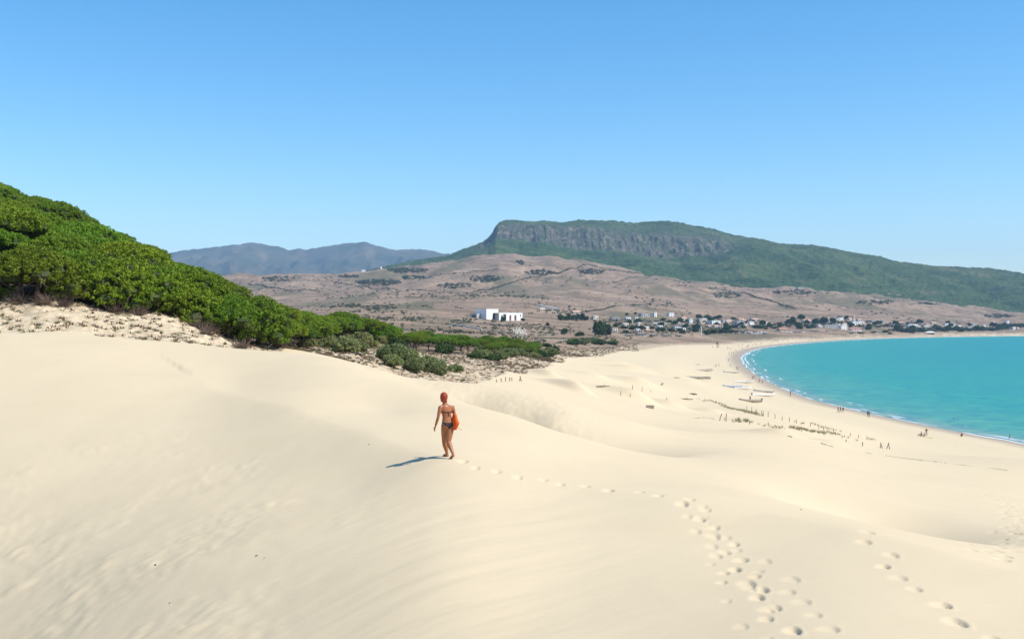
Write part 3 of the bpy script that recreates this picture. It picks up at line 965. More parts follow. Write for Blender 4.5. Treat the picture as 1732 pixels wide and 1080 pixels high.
def pine_parts(seed, Rr=3.6, hgt=4.6, flat=0.5, skirt=True):
    """meshes of one stone pine: crown, trunk, dead twigs under the crown"""
    r = np.random.default_rng(seed)
    # boughs on a flattened, lopsided dome
    n = 19
    ph = r.uniform(0, 2 * np.pi) + np.arange(n) * 2.39996
    u = (np.arange(n) + 0.6) / n
    rad = np.sqrt(u) * Rr * r.uniform(0.72, 0.9, n)
    lob = r.uniform(0.85, 1.12, n) * Rr * 0.37
    crown_h = Rr * flat
    cz = hgt - lob * 0.7 - crown_h * 1.1 * (rad / Rr) ** 2 * r.uniform(0.7, 1.25, n)
    cen = np.stack([rad * np.cos(ph), rad * np.sin(ph), cz], -1)
    cen[:, :2] += r.normal(size=2) * 0.3
    tc, tr = [], []
    V2, F2, nv = [], [], 0
    for c, l in zip(cen, lob):
        m = int(50 * (l / 1.2) ** 2) + 12
        d = r.normal(size=(m, 3)); d /= np.linalg.norm(d, axis=1)[:, None]
        d[:, 2] = np.where(d[:, 2] < -0.62, -d[:, 2], d[:, 2])
        tc.append(c + d * l * r.uniform(.82, 1.08, (m, 1)) * np.array([1.05, 1.05, 0.62])); tr.append(r.uniform(0.15, 0.30, m))
        v, f = blob(c - np.array([0, 0, .1]), l * .70, l * .70, l * .46, r)  # dark filler added to block light through the bough
        V2.append(v); F2.append(f + nv); nv += len(v)
    tc, tr = np.concatenate(tc), np.concatenate(tr)
    v1 = leaf_tris(tc, tr, 30, 0.09, r, 0.9, -0.6, .45)
    V = np.concatenate([v1] + V2)
    F = np.concatenate([tri_faces(len(v1) // 3), np.concatenate(F2) + len(v1)])
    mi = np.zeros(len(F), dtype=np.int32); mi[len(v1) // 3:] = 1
    crown = mesh_np('crown', V, F, mats=[M_PINE, M_PINE_FILL], mat_idx=mi)
    t = MB()
    lean = r.normal(size=2) * 0.3
    k = [(0, 0, -0.4), (lean[0] * .4, lean[1] * .4, hgt * .25), (lean[0], lean[1], hgt * .5), (lean[0] * 1.2, lean[1] * 1.2, hgt * .72)]
    t.tube(k, [0.2, 0.16, 0.13, 0.07], 7)
    for c in cen[::2]:
        b0 = Vector(k[1]).lerp(Vector(k[2]), r.uniform(0.2, 1))
        e = Vector(c)
        mid = b0.lerp(e, .5) + Vector((0, 0, -0.25))
        t.tube([b0, mid, e], [0.075, 0.05, 0.025], 5)
    trunk = t.mesh('trunk', M_BARK, True)
    tw = MB()
    for c in (cen if skirt else cen[:6]):
        for j in range(9):
            a = np.array(c) + r.normal(size=3) * np.array([.7, .7, .2]) - np.array([0, 0, .35])
            b = a + np.array([r.normal() * .5, r.normal() * .5, -r.uniform(.35, 1.1) * (1 if skirt else .5)])
            b[2] = max(b[2], 0.05)
            w = np.cross(b - a, r.normal(size=3)); w = w / np.linalg.norm(w) * 0.022
            m_ = (a + b) / 2 + r.normal(size=3) * .12
            tw.add([a - w, a + w, m_ + w, m_ - w], [[0, 1, 2, 3]]); tw.add([m_ - w, m_ + w, b + w * .4, b - w * .4], [[0, 1, 2, 3]])
    twig = tw.mesh('dead_twigs', M_TWIG)
    return crown, trunk, twig


LOWS = [pine_parts(40 + i, 3.4, 3.7 + .25 * i, 0.98) for i in range(3)]
PINES = [pine_parts(20 + i, 3.6 + 0.25 * (i % 3), 4.2 + 0.35 * (i % 4), 0.42 + 0.08 * (i % 3)) for i in range(5)]
UMBRELLAS = [pine_parts(60 + i, 3.5 + 0.3 * (i % 2), 4.4 + 0.3 * i, 0.22, False) for i in range(3)]


def plant_pine(protos, x, y, s, label, group, name='pine_tree', twigs=True, sz=1.0, sink=0.1):
    z = gz(x, y)
    o = empty(name, (x, y, z - sink), random.uniform(0, 6.28), label, 'tree', group)
    o.scale = (s, s, s * sz)
    c, t, w = random.choice(protos)
    link('crown', c, o); link('trunk', t, o)
    if twigs: tag(link('dead_twigs', w, o), kind='stuff')
    return o


def poisson(cands, spacing):
    kept, grid = [], {}
    for x, y in cands:
        sp = spacing(x, y) if callable(spacing) else spacing
        gx, gy = int(x // 4), int(y // 4)
        ok = True
        k = int(sp // 4) + 1
        for i in range(gx - k, gx + k + 1):
            for j in range(gy - k, gy + k + 1):
                for (a, b) in grid.get((i, j), ()):
                    if (a - x) ** 2 + (b - y) ** 2 < sp * sp: ok = False; break
                if not ok: break
            if not ok: break
        if ok:
            kept.append((x, y)); grid.setdefault((gx, gy), []).append((x, y))
    return kept


# forest edge above the sandy bank: placed one by one
EDGE = [(-40, 505, 1.05, 'tangled brown twigs below its crown'), (62, 512, 1.1, 'a brown skirt of dead twigs'), (152, 518, .98, 'a dark gap on one side'), (212, 530, 1.0, 'grey stems showing beneath'),
        (262, 531, .92, 'a dark hollow beside it'), (322, 548, .95, 'grey dead branches in front'), (385, 575, .95, 'bright tufts reaching low'), (440, 588, 1.05, 'a dark underside at the dune tip')]
ORD = ['first', 'second', 'third', 'fourth', 'fifth', 'sixth', 'seventh', 'eighth']
edge_xy = []
for i, (px, py, s, what) in enumerate(EDGE):
    p = hit(px, py, 60, 200)
    y = p.y + 2.2; x = (px - CX) / FOC * y
    edge_xy.append((x, y))
    plant_pine(LOWS, x, y, s, f'{ORD[i]} pine from the left above the bank, with {what}', 'pines along the sandy forest edge', sz=1.0)

# the canopy over the hill
r_ = np.random.default_rng(5)
cand = []
while len(cand) < 9000:
    px, d = r_.uniform(-170, 660), math.exp(r_.uniform(math.log(80), math.log(300)))
    x = (px - CX) / FOC * d
    _, dp = zone_depths(np.array([x]), np.array([d]))
    if d < dp[0] + 2.0 or r_.uniform() > (d / 300) ** 1.0: continue
    if px > 500 and d > 240: continue
    cand.append((x, d))
cand = edge_xy + cand
cand = poisson(cand, lambda x, y: 4.7 + y * 0.004)[len(edge_xy):]
# only trees whose crowns can be seen over those in front
dd = np.exp(np.linspace(math.log(70), math.log(300), 160))
vis = []
for x, y in cand:
    top = gz(x, y) + 4.6
    q = dd[dd < y - 5]
    if len(q):
        _, dpq = zone_depths(x / y * q, q)
        el = (terrain(x / y * q, q) + np.where(q > dpq + 3, 3.3, 0) - EYE) / q
        if (top - EYE) / y < el.max() - 0.004: continue
    vis.append((x, y))
for x, y in vis:
    px_ = CX + x / y * FOC
    sky_edge = y > np.interp(px_, [-170, 200, 520], [205, 180, 150])
    lb = ('green pine on the crest of the dune hill, its top against the sky' if sky_edge and px_ < 420 else 'green pine on the low right end of the dune hill' if px_ > 430 else
          'green pine in the second rank just behind the sandy forest edge' if y < 108 else 'round crowned green pine in the closed canopy halfway up the dune hill')
    plant_pine(PINES, x, y, random.uniform(0.85, 1.12) * float(np.interp(px_, [300, 480], [1, .8])), lb, 'pines of the dense canopy on the dune hill', twigs=False, sz=random.uniform(.85, 1.1))
print('canopy pines', len(vis))

# umbrella pines beyond the dune, the front ones singly
FRONT = [(652, 579, .72), (703, 588, .82), (742, 593, .8), (792, 598, .76), (832, 601, .64), (612, 572, .76)]
FL = ['umbrella pine with a shaded trunk standing left of the low dark shrub', 'broad umbrella pine with several thin trunks above pale sand', 'umbrella pine with a dark round shrub at its foot',
      'umbrella pine at the edge of the litter strewn sand below the white building', 'small umbrella pine at the right end of the pine row', 'dense umbrella pine where the row leaves the dune hill']
row_xy = []
for (px, py, s), lb in zip(FRONT, FL):
    p = hit(px, py, 120, 400)
    row_xy.append((p.x, p.y))
    plant_pine(UMBRELLAS, p.x, p.y, s, lb, 'umbrella pines in the row behind the dunes', 'umbrella_pine', False)
cand = []
while len(cand) < 3000:
    px, d = r_.uniform(505, 905), r_.uniform(165, 400)
    x = (px - CX) / FOC * d
    _, dp = zone_depths(np.array([x]), np.array([d]))
    if d < dp[0] * 1.0 + 4: continue
    if d > np.interp(px, [505, 620, 760, 860, 905], [215, 300, 370, 385, 370]): continue
    cand.append((x, d))
cand = poisson(row_xy + cand, 6.3)[len(row_xy):]
for x, y in cand:
    s = random.uniform(.62, .86)
    plant_pine(UMBRELLAS if y < 290 else PINES, x, y, s, 'flat topped green pine in the close row behind the dunes', 'umbrella pines in the row behind the dunes', 'umbrella_pine', False)
print('row pines', len(cand))


# ---- shrubs
def shrub_mesh(seed, Rr=1.5, h=1.3, per=26, size=.085, mats=None, aspect=1.6):
    r = np.random.default_rng(seed)
    tc, tr, V2, F2, nv = [], [], [], [], 0
    for i in range(9):
        a, q = r.uniform(0, 6.28), math.sqrt(r.uniform(0, 1)) * Rr * .7
        l = Rr * r.uniform(.32, .5)
        c = np.array([q * math.cos(a), q * math.sin(a), max(l * .4, h * (1 - (q / Rr) ** 2) * r.uniform(.45, .75))])
        m = 26
        d = r.normal(size=(m, 3)); d /= np.linalg.norm(d, axis=1)[:, None]; d[:, 2] = np.where(d[:, 2] < -.5, -d[:, 2], d[:, 2])
        tc.append(c + d * l * np.array([1, 1, .85])); tr.append(r.uniform(.10, .24, m) * Rr / 1.5)
        v, f = blob(c, l * .8, l * .8, l * .62, r); V2.append(v); F2.append(f + nv); nv += len(v)
    v1 = leaf_tris(np.concatenate(tc), np.concatenate(tr), per, size * Rr / 1.5, r, 1.0, -.7, .8, aspect)
    V = np.concatenate([v1] + V2); F = np.concatenate([tri_faces(len(v1) // 3), np.concatenate(F2) + len(v1)])
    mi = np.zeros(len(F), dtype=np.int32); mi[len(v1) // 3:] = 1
    return mesh_np('foliage', V, F, mats=mats or [M_SHRUB, M_SHRUB_FILL], mat_idx=mi)


SHRUBS = [shrub_mesh(90 + i, 1.5, 1.2 + .15 * i) for i in range(4)]
DARKS = [shrub_mesh(190 + i, 1.5, 1.2 + .15 * i, mats=[M_TREE, M_TREE_FILL]) for i in range(2)]
_stem = MB()
for k in range(6):
    a = k * 1.05
    _stem.tube([(0.05 * math.cos(a), 0.05 * math.sin(a), -.25), (.3 * math.cos(a), .3 * math.sin(a), .45), (.55 * math.cos(a), .55 * math.sin(a), .75)], [.04, .03, .015], 5)
STEM = _stem.mesh('stems', M_TWIG, True)


def plant_shrub(px, py, s, label, group='low shrubs on the rough dune ground', protos=None, sz=1.0):
    p = hit(px, py, 70, 900)
    o = empty('shrub', (p.x, p.y, p.z - .12), random.uniform(0, 6.28), label, 'shrub', group)
    o.scale = (s, s, s * sz)
    link('foliage', random.choice(protos or SHRUBS), o); link('stems', STEM, o)
    return o


SH = [(560, 588, 1.3), (580, 594, 1.5), (600, 597, 1.3), (612, 584, 1.5), (628, 588, 1.2), (548, 580, 1.2), (655, 604, 1.4), (668, 612, 1.6), (685, 607, 1.3), (690, 620, 1.5), (705, 630, 1.2), (655, 618, 1.2),
      (732, 628, 1.5), (748, 634, 1.2), (720, 620, 1.2), (772, 628, .9), (640, 580, 1.2), (592, 578, 1.1), (676, 598, 1.1), (520, 588, .9)]
for i, (px, py, s) in enumerate(SH):
    plant_shrub(px, py, s * .84, 'rounded grey green shrub among the bushes behind the dune crest')
plant_shrub(752, 598, 1.6, 'dark green rounded shrub at the foot of an umbrella pine', protos=DARKS)
plant_shrub(668, 588, 1.3, 'low dark shrub in the shade beneath the pines', protos=DARKS)
plant_shrub(500, 572, 1.1, 'yellow green bush at the end of the pine hill beside the dune tip')
r3 = np.random.default_rng(12)
for k in range(34):
    px = r3.uniform(800, 945); py = np.interp(px, [800, 860, 945], [603, 610, 597]) + r3.uniform(-14, 3)
    plant_shrub(px, py, r3.uniform(1.0, 1.8), 'low olive shrub in the thicket beyond the litter strewn sand', 'low olive thicket behind the beach', SHRUBS if k % 3 else DARKS, .8)
for k in range(14):
    px = r3.uniform(965, 1060)
    plant_shrub(px, 581 + r3.uniform(-2.5, 2.0), r3.uniform(2.2, 3.4), 'low green shrub in the strip between the beach and the ruins', 'green strip of shrubs above the beach', SHRUBS if k % 2 else DARKS, .7)


# ---- dead brush standing at the forest edge
def dead_mesh(seed):
    r = np.random.default_rng(seed); m = MB()
    for k in range(150):
        a, e = r.uniform(0, 6.28), r.uniform(.15, 1.3)
        b0 = np.array([r.normal() * .25, r.normal() * .25, 0.0]); L = r.uniform(.6, 1.7)
        t = b0 + L * np.array([math.cos(a) * math.cos(e), math.sin(a) * math.cos(e), math.sin(e)])
        mid = (b0 + t) / 2 + r.normal(size=3) * .15
        w = np.cross(t - b0, r.normal(size=3)); w = w / np.linalg.norm(w) * .02
        m.add([b0 - w, b0 + w, mid + w, mid - w], [[0, 1, 2, 3]]); m.add([mid - w, mid + w, t + w * .3, t - w * .3], [[0, 1, 2, 3]])
        f = mid + r.normal(size=3) * .35; m.add([mid - w, mid + w, f], [[0, 1, 2]])
    return m.mesh('twigs', M_TWIG)
DEAD = [dead_mesh(500 + i) for i in range(3)]
for px, py, s, lb in ((30, 513, 1.3, 'brown dead brush below the first pines at the left frame edge'), (75, 514, 1.2, 'brown tangle of dead twigs under the second pine'), (108, 517, 1.1, 'grey brown dead brush at the top of the pale bank'), (195, 528, 1.2, 'grey dead stems in the gap between two edge pines'),
                      (232, 533, 1.1, 'grey dead brush right of the gap in the forest edge'), (305, 540, 1.1, 'grey dead branches above the pale hump of sand'), (335, 556, 1.4, 'wide grey dead bush on the slope below the pines'), (352, 566, 1.2, 'lowest grey dead bush on the sandy slope'),
                      (408, 588, 1.0, 'dark dead brush under the pine by the dune tip'), (470, 588, 1.2, 'black brown dead brush where pines meet the dune tip')):
    p = hit(px, py, 60, 200)
    o = empty('dead_bush', (p.x, p.y, p.z - .05), random.uniform(0, 6), lb, 'bush', 'dead brush along the forest edge'); o.scale = (s * .7, s * .7, s * .6)
    tag(link('twigs', random.choice(DEAD), o), kind='stuff')


# ---- litter and dry tufts over the rough sand (nobody could count them)
def tuft_cloud(pts, n, size, hgt, r):
    """thin upright blades around many points"""
    pts = np.repeat(pts, n, 0); m = len(pts)
    a = r.uniform(0, 2 * np.pi, m)
    sp = r.uniform(0, 1, m)
    base = pts + np.stack([np.cos(a) * sp * size * .5, np.sin(a) * sp * size * .5, np.full(m, -.03)], -1)
    tip = base + np.stack([np.cos(a) * size * r.uniform(.2, 1, m), np.sin(a) * size * r.uniform(.2, 1, m), hgt * r.uniform(.4, 1.1, m)], -1)
    w = np.stack([-np.sin(a), np.cos(a), np.zeros(m)], -1) * (size * .10)
    return np.stack([base - w, base + w, tip], 1).reshape(-1, 3)


M_DRY = foliage('dry_brush', (0.085, 0.048, 0.028), (0.20, 0.125, 0.075), .02)
M_OLIVE = foliage('olive_tufts', (0.075, 0.075, 0.03), (0.17, 0.165, 0.075), .02)
def ground_pts(pxs, ds):
    x = (pxs - CX) / FOC * ds
    return np.stack([x, ds, terrain(x, ds)], -1)
r4 = np.random.default_rng(31)
P = []
for lo, hi, n in ((-60, 470, 900), (480, 930, 5600), (880, 1080, 1300)):
    px = r4.uniform(lo, hi, n)
    xx = (px - CX) / FOC
    dr, dp = zone_depths(xx * 100, np.full(n, 100.0))
    d = dr * np.exp(r4.uniform(0.0, 1.0, n) ** .9 * np.log(dp / dr * 1.06))
    x = xx * d
    keep = fbm(x / 5.0 + 9, d / 7.0, 2) > r4.uniform(-.45, .25, n)
    P.append(np.stack([px[keep], d[keep]], -1))
P = np.concatenate(P)
G = ground_pts(P[:, 0], P[:, 1])
sz_ = np.clip(P[:, 1] / 150, .8, 2.6)
half = r4.uniform(size=len(G)) < .6
for nm, sel, mt, lb in (('dry_brush', half, M_DRY, 'brown dry twigs and dead brush strewn over the rough sand'), ('dune_tufts', ~half, M_OLIVE, 'small olive tufts of dune plants on the rough sand')):
    vv = []
    for lo, hi in ((0, 1.2), (1.2, 1.9), (1.9, 9)):
        q = sel & (sz_ >= lo) & (sz_ < hi)
        k = {0: .34, 1.2: .5, 1.9: .85}[lo]
        if q.any(): vv.append(tuft_cloud(G[q], 16, k, k * .75, r4))
    vv = np.concatenate(vv)
    tag(link(nm, mesh_np(nm, vv, tri_faces(len(vv) // 3), mt)), lb, 'plants', kind='stuff')

# beach grass lines on the seaward drifts
GL = [[(1180, 676), (1200, 677), (1222, 684), (1232, 690), (1250, 693), (1268, 699)], [(1240, 713), (1260, 711)], [(1292, 721), (1322, 723)], [(1340, 725), (1380, 730), (1410, 733), (1440, 742)], [(1347, 713), (1358, 716)], [(1380, 718), (1395, 724), (1420, 729)],
      [(1470, 742), (1482, 744)], [(1275, 697), (1283, 702)], [(1252, 709), (1266, 713)]]
pts = []
for ln in GL:
    H_ = hits(ln)
    for a, b in zip(H_[:-1], H_[1:]):
        n = int((b - a).length * 3) + 2
        for t in r4.uniform(size=n):
            q = a.lerp(b, t)
            pts.append((q.x + r4.normal() * .5, q.y + r4.normal() * 1.5))
pts = np.array(pts)
G = np.stack([pts[:, 0], pts[:, 1], terrain(pts[:, 0], pts[:, 1])], -1)
vv = tuft_cloud(G, 8, .30, .45, r4)
M_BGRASS = foliage('beach_grass', (0.24, 0.215, 0.085), (0.40, 0.36, 0.17), .015)
tag(link('beach_grass', mesh_np('beach_grass', vv, tri_faces(len(vv) // 3), M_BGRASS)), 'pale green beach grass growing in lines along the fence posts', 'grass', kind='stuff')

# ---- scrub over the brown plain and hills, one mass
r5 = np.random.default_rng(77)
C, RD = [], []
def scatter_band(n, plo, phi, dlo, dhi, thr, rlo, rhi, sc):
    px = r5.uniform(plo, phi, n); d = np.exp(r5.uniform(math.log(dlo), math.log(dhi), n))
    x = (px - CX) / FOC * d
    s = shore_dist(x, d)
    f = fbm(x / sc + 5, d / sc, 4)
    ok = (f > thr + r5.uniform(-.12, .12, n)) & (s > 90)
    _, dp = zone_depths(x, d); ok &= d > dp * 1.08
    x, d = x[ok], d[ok]
    C.append(np.stack([x, d, terrain(x, d)], -1)); RD.append(r5.uniform(rlo, rhi, len(x)))
scatter_band(1500, 520, 1200, 380, 1100, 0.0, 0.7, 1.8, 60)
scatter_band(2200, 250, 1800, 1000, 2000, .16, .9, 2.4, 170)
scatter_band(3400, 250, 1850, 1700, 3300, .16, 1.2, 3.2, 330)
scatter_band(900, 250, 1850, 1100, 3200, -2, .8, 1.8, 330)
# thickets: centre column, row, half width, half height (frame units), how many
for px, py, w, h, n in ((640, 478, 38, 5, 170), (690, 458, 34, 4, 130), (590, 468, 18, 2, 40), (820, 472, 26, 6, 110), (770, 484, 30, 5, 90), (915, 462, 26, 5, 80), (1000, 460, 22, 4, 90), (590, 517, 20, 3.5, 60), (640, 521, 30, 3.5, 70),
                        (470, 472, 30, 4, 60), (700, 470, 25, 3, 60), (880, 445, 8, 4, 30), (1345, 495, 40, 4, 70), (1480, 512, 34, 4, 60), (1690, 535, 30, 3, 60), (1230, 500, 26, 5, 60), (600, 540, 60, 5, 130), (680, 540, 40, 4, 100),
                        (960, 527, 40, 4, 60), (780, 545, 20, 4, 30), (1080, 553, 60, 4, 110), (1180, 557, 60, 5, 150), (1230, 545, 60, 5, 130), (1225, 562, 40, 3, 110), (1350, 549, 45, 4, 120), (1300, 553, 40, 3, 60), (1410, 547, 40, 4, 100), (1480, 551, 40, 3, 80),
                        (1560, 558, 60, 4, 180), (1650, 557, 60, 3, 140), (1710, 553, 30, 2, 70), (1530, 551, 40, 3, 60), (1110, 563, 60, 3, 70), (1060, 545, 40, 4, 60), (880, 553, 60, 5, 70), (940, 560, 50, 6, 60)):
    for k in range(n):
        a, q = r5.uniform(0, 6.28), math.sqrt(r5.uniform())
        p = hit(px + w * q * math.cos(a), py + h * q * math.sin(a), 330, 3600)
        C.append(np.array([[p.x, p.y, p.z]])); RD.append(np.array([p.y / 1800 * r5.uniform(1.4, 3.0)]))
# hedges and wall lines
for ln, wd in (([(800, 494), (850, 483), (905, 468), (960, 456), (1010, 450)], 1.4), ([(1010, 453), (1060, 461), (1120, 466), (1150, 471)], 1.2), ([(1040, 478), (1070, 470), (1100, 468)], .9), ([(1200, 488), (1260, 496), (1300, 508), (1345, 522)], 1.6),
               ([(1270, 532), (1330, 538)], 1.3), ([(720, 470), (790, 462), (840, 455)], 1.3), ([(560, 476), (640, 490), (720, 492), (790, 497)], 1.2), ([(420, 480), (480, 490), (540, 494)], 1.4), ([(990, 527), (1040, 517), (1100, 515)], 1.2),
               ([(1030, 541), (1100, 543), (1160, 545)], 1.6), ([(760, 546), (800, 552), (860, 562)], .9), ([(740, 541), (800, 545), (860, 550)], .9), ([(900, 571), (960, 573), (1010, 572)], 1.3), ([(1370, 512), (1420, 519), (1500, 524)], 1.0),
               ([(860, 520), (900, 522), (930, 525)], 1.0), ([(1120, 480), (1200, 489)], 1.0)):
    H_ = [hit(a, b, 330, 3600) for a, b in ln]
    for a, b in zip(H_[:-1], H_[1:]):
        n = int((b - a).length / (a.y / 1800 * 1.6)) + 2
        for t in np.linspace(0, 1, n):
            if r5.uniform() < .42: continue
            q = a.lerp(b, float(t))
            x, y = q.x + r5.normal() * 1.0, q.y + r5.normal() * 3
            C.append(np.array([[x, y, gz(x, y)]])); RD.append(np.array([y / 1800 * wd * r5.uniform(.8, 1.5)]))
C = np.concatenate(C); RD = np.concatenate(RD)
C[:, 2] += RD * .3
vv = []
for lo, hi, per in ((0, 2.2, 16), (2.2, 99, 24)):
    q = (RD >= lo) & (RD < hi)
    cc, rr = C[q], RD[q]
    s = np.repeat(rr, per)
    v = leaf_tris(cc, rr, per, 1.0, r5, .62, -.2, .5).reshape(-1, 3, 3)
    ctr = v.mean(1, keepdims=True)
    vv.append(((v - ctr) * (s * .42)[:, None, None] + ctr).reshape(-1, 3))
vv = np.concatenate(vv)
M_SCRUB = foliage('far_scrub_leaves', (0.035, 0.055, 0.018), (0.085, 0.105, 0.04), .01)
tag(link('scrub', mesh_np('scrub', vv, tri_faces(len(vv) // 3), M_SCRUB)), 'dark green scrub dotted over the brown plain and hillsides', 'scrub', kind='stuff')
print('scrub', len(C))
# ------------------------------------------------------------------ buildings on the plain
M_WHITE = simple('white_render', (0.80, 0.78, 0.74), .8, .06, .6)
M_CREAM = simple('cream_render', (0.62, 0.56, 0.47), .85, .10, .6)
M_GREYW = simple('grey_render', (0.46, 0.44, 0.42), .85, .12, .6)
M_CONC = simple('raw_concrete', (0.34, 0.32, 0.29), .85, .12, .5)
M_TILE = simple('clay_tiles', (0.42, 0.19, 0.12), .85, .2, 1.5)
M_PALETILE = simple('pale_clay_tiles', (0.55, 0.33, 0.25), .85, .15, 1.5)
M_THATCH = simple('grey_thatch', (0.20, 0.17, 0.14), .95, .25, 2)
M_WIN = simple('window_glass', (0.035, 0.045, 0.055), .25, .1, 2, .5)
M_DOOR = simple('brown_door', (0.16, 0.085, 0.05), .7, .15, 2)
M_AWN = simple('white_awning', (0.78, 0.76, 0.72), .8, .05, 2)
WALLM = {'white': M_WHITE, 'cream': M_CREAM, 'grey': M_GREYW}
ROOFM = {'flat': M_CREAM, 'red': M_TILE, 'pale': M_PALETILE, 'thatch': M_THATCH}


def house(px, py, w, h, label, wall='white', roof='flat', rz=25, storeys=1, dep=.7, group='houses of the village', nwin=3, name='house', extra=None):
    """w and h in frame units at the distance where the base line meets the ground"""
    p = hit(px, py, 400, 3600)
    k = p.y / FOC
    a = R(rz)
    W = w * k / (math.cos(a) + dep * abs(math.sin(a))); Hh = h * k; D = W * dep
    o = empty(name, (p.x, p.y, p.z), a, label, 'house', group)
    pitched = roof != 'flat'
    hw = Hh * (.62 if pitched else 1.0)
    m = MB(); m.box(-W / 2, W / 2, 0, D, -2.5, hw)
    if pitched and roof != 'thatch':       # gable ends
        m.add([(-W / 2, 0, hw), (-W / 2, D, hw), (-W / 2, D / 2, Hh * .97)], [[0, 1, 2]]); m.add([(W / 2, 0, hw), (W / 2, D, hw), (W / 2, D / 2, Hh * .97)], [[0, 2, 1]])
    m.build('wall', WALLM[wall], o)
    m = MB()
    if not pitched:
        t = .35
        m.box(-W / 2 - .1, W / 2 + .1, -.1, .15, hw - .02, hw + t); m.box(-W / 2 - .1, W / 2 + .1, D - .15, D + .1, hw - .02, hw + t)
        m.box(-W / 2 - .1, -W / 2 + .15, .15, D - .15, hw - .02, hw + t); m.box(W / 2 - .15, W / 2 + .1, .15, D - .15, hw - .02, hw + t)
        m.box(-W / 2 + .15, W / 2 - .15, .15, D - .15, hw - .02, hw + .06)
    elif roof == 'thatch':
        e = .8
        m.add([(-W / 2 - e, -e, hw - .3), (W / 2 + e, -e, hw - .3), (W / 2 + e, D + e, hw - .3), (-W / 2 - e, D + e, hw - .3), (-W * .25, D / 2, Hh), (W * .25, D / 2, Hh)],
              [[0, 1, 5, 4], [1, 2, 5], [2, 3, 4, 5], [3, 0, 4], [3, 2, 1, 0]])
    else:
        e = .45
        z0 = hw - .25
        for s in (0, 1):
            y0, y1 = (-e, D / 2) if s == 0 else (D + e, D / 2)
            m.add([(-W / 2 - e, y0, z0), (W / 2 + e, y0, z0), (W / 2 + e, y1, Hh), (-W / 2 - e, y1, Hh), (-W / 2 - e, y0, z0 + .2), (W / 2 + e, y0, z0 + .2), (W / 2 + e, y1, Hh + .2), (-W / 2 - e, y1, Hh + .2)],
                  [[0, 1, 2, 3], [4, 5, 6, 7], [0, 1, 5, 4], [1, 2, 6, 5], [0, 3, 7, 4]])
    rf = m.build('roof', ROOFM[roof] if pitched else WALLM[wall], o)
    if h > 5 and pitched:
        m = MB(); m.box(W * .22, W * .22 + .7, D * .5, D * .5 + .7, Hh * .85, Hh + .9); m.build('chimney', WALLM[wall], rf)
    sh = hw / storeys
    for st in range(storeys):
        for i in range(nwin):
            x = -W / 2 + W * (i + .5) / nwin
            if st == 0 and i == nwin // 2:
                m = MB(); m.box(x - .55, x + .55, -.09, .04, -.1, min(2.2, sh * .8)); m.build('door', M_DOOR, o)
                continue
            ww = min(.65, W / nwin * .28)
            m = MB(); m.box(x - ww, x + ww, -.08, .04, st * sh + sh * .36, st * sh + sh * .78); m.build('window', M_WIN, o)
    for s in (-1,):
        m = MB(); m.box(-W / 2 - .08, -W / 2 + .04, D * .35, D * .35 + 1.1, hw * .4, hw * .75); m.build('window', M_WIN, o)
    return o


def museum():
    p = hit(843, 541.5, 600, 1800)
    k = p.y / FOC
    a = R(41); ca = math.cos(a)
    o = empty('museum', (p.x, p.y, p.z), a, 'modern white flat roofed building with a tall block standing on the plain', 'building')
    U = k / ca
    # tall block: porch cut into its right front corner
    x0, x1, H1, D1 = -20 * U, 0.0, 18.5 * k, 27 * k
    m = MB()
    m.box(x0, x0 + 9.5 * U, 0, D1, -3, H1); m.box(x0 + 9.5 * U, x1, 4.5, D1, -3, H1); m.box(x0 + 9.5 * U, x1, 0, 4.498, 12.5 * k, H1)
    m.add([(x0 + 9.5 * U, .002, -1), (x0 + 9.5 * U, .002, 12.5 * k), (x0 + 10.8 * U, .002, 12.5 * k), (x0 + 9.5 * U, 4.4, -1), (x0 + 9.5 * U, 4.4, 12.5 * k), (x0 + 10.8 * U, 4.4, 12.5 * k)], [[0, 2, 1], [0, 3, 5, 2], [3, 4, 5]])
    m.build('tall_block', M_WHITE, o)
    m = MB(); m.box(x0 - .12, x1 + .1, -.12, D1 + .1, H1, H1 + .5); m.build('parapet', M_WHITE, o)
    m = MB(); m.box(x0 + 11.5 * U, x1 - .6, 4.38, 4.46, -.5, 11.5 * k); m.build('glazed_entrance', M_WIN, o)
    # low wing
    w1, H2 = 40 * U, 12.6 * k
    m = MB(); m.box(.05, w1, -1.0, 14, -3, H2); m.build('low_wing', M_WHITE, o)
    m = MB(); m.box(.05, w1 + .1, -1.1, 14.1, H2, H2 + .35); m.build('parapet', M_WHITE, o)
    for xa, xb, za, zb, mt, nm in ((7.2, 12.0, 1.0, 10.6, M_WIN, 'window'), (17.5, 20.6, -.3, 8.8, M_DOOR, 'door'), (26, 29.4, -.3, 9, M_DOOR, 'door'), (36, 37.2, 6.2, 10.4, M_WIN, 'window')):
        m = MB(); m.box(xa * U, xb * U, -1.1, -.9, za * k, zb * k); m.build(nm, mt, o)
    # side annexe in shade
    m = MB(); m.box(x0 - 6, x0 - .02, D1 * .5, D1 * 1.2, -3, H1 * .62); m.build('side_annexe', M_GREYW, o)
    m = MB(); m.box(x0 - 6.08, x0 - 5.95, D1 * .6, D1 * .95, H1 * .2, H1 * .5); m.build('window', M_WIN, o)


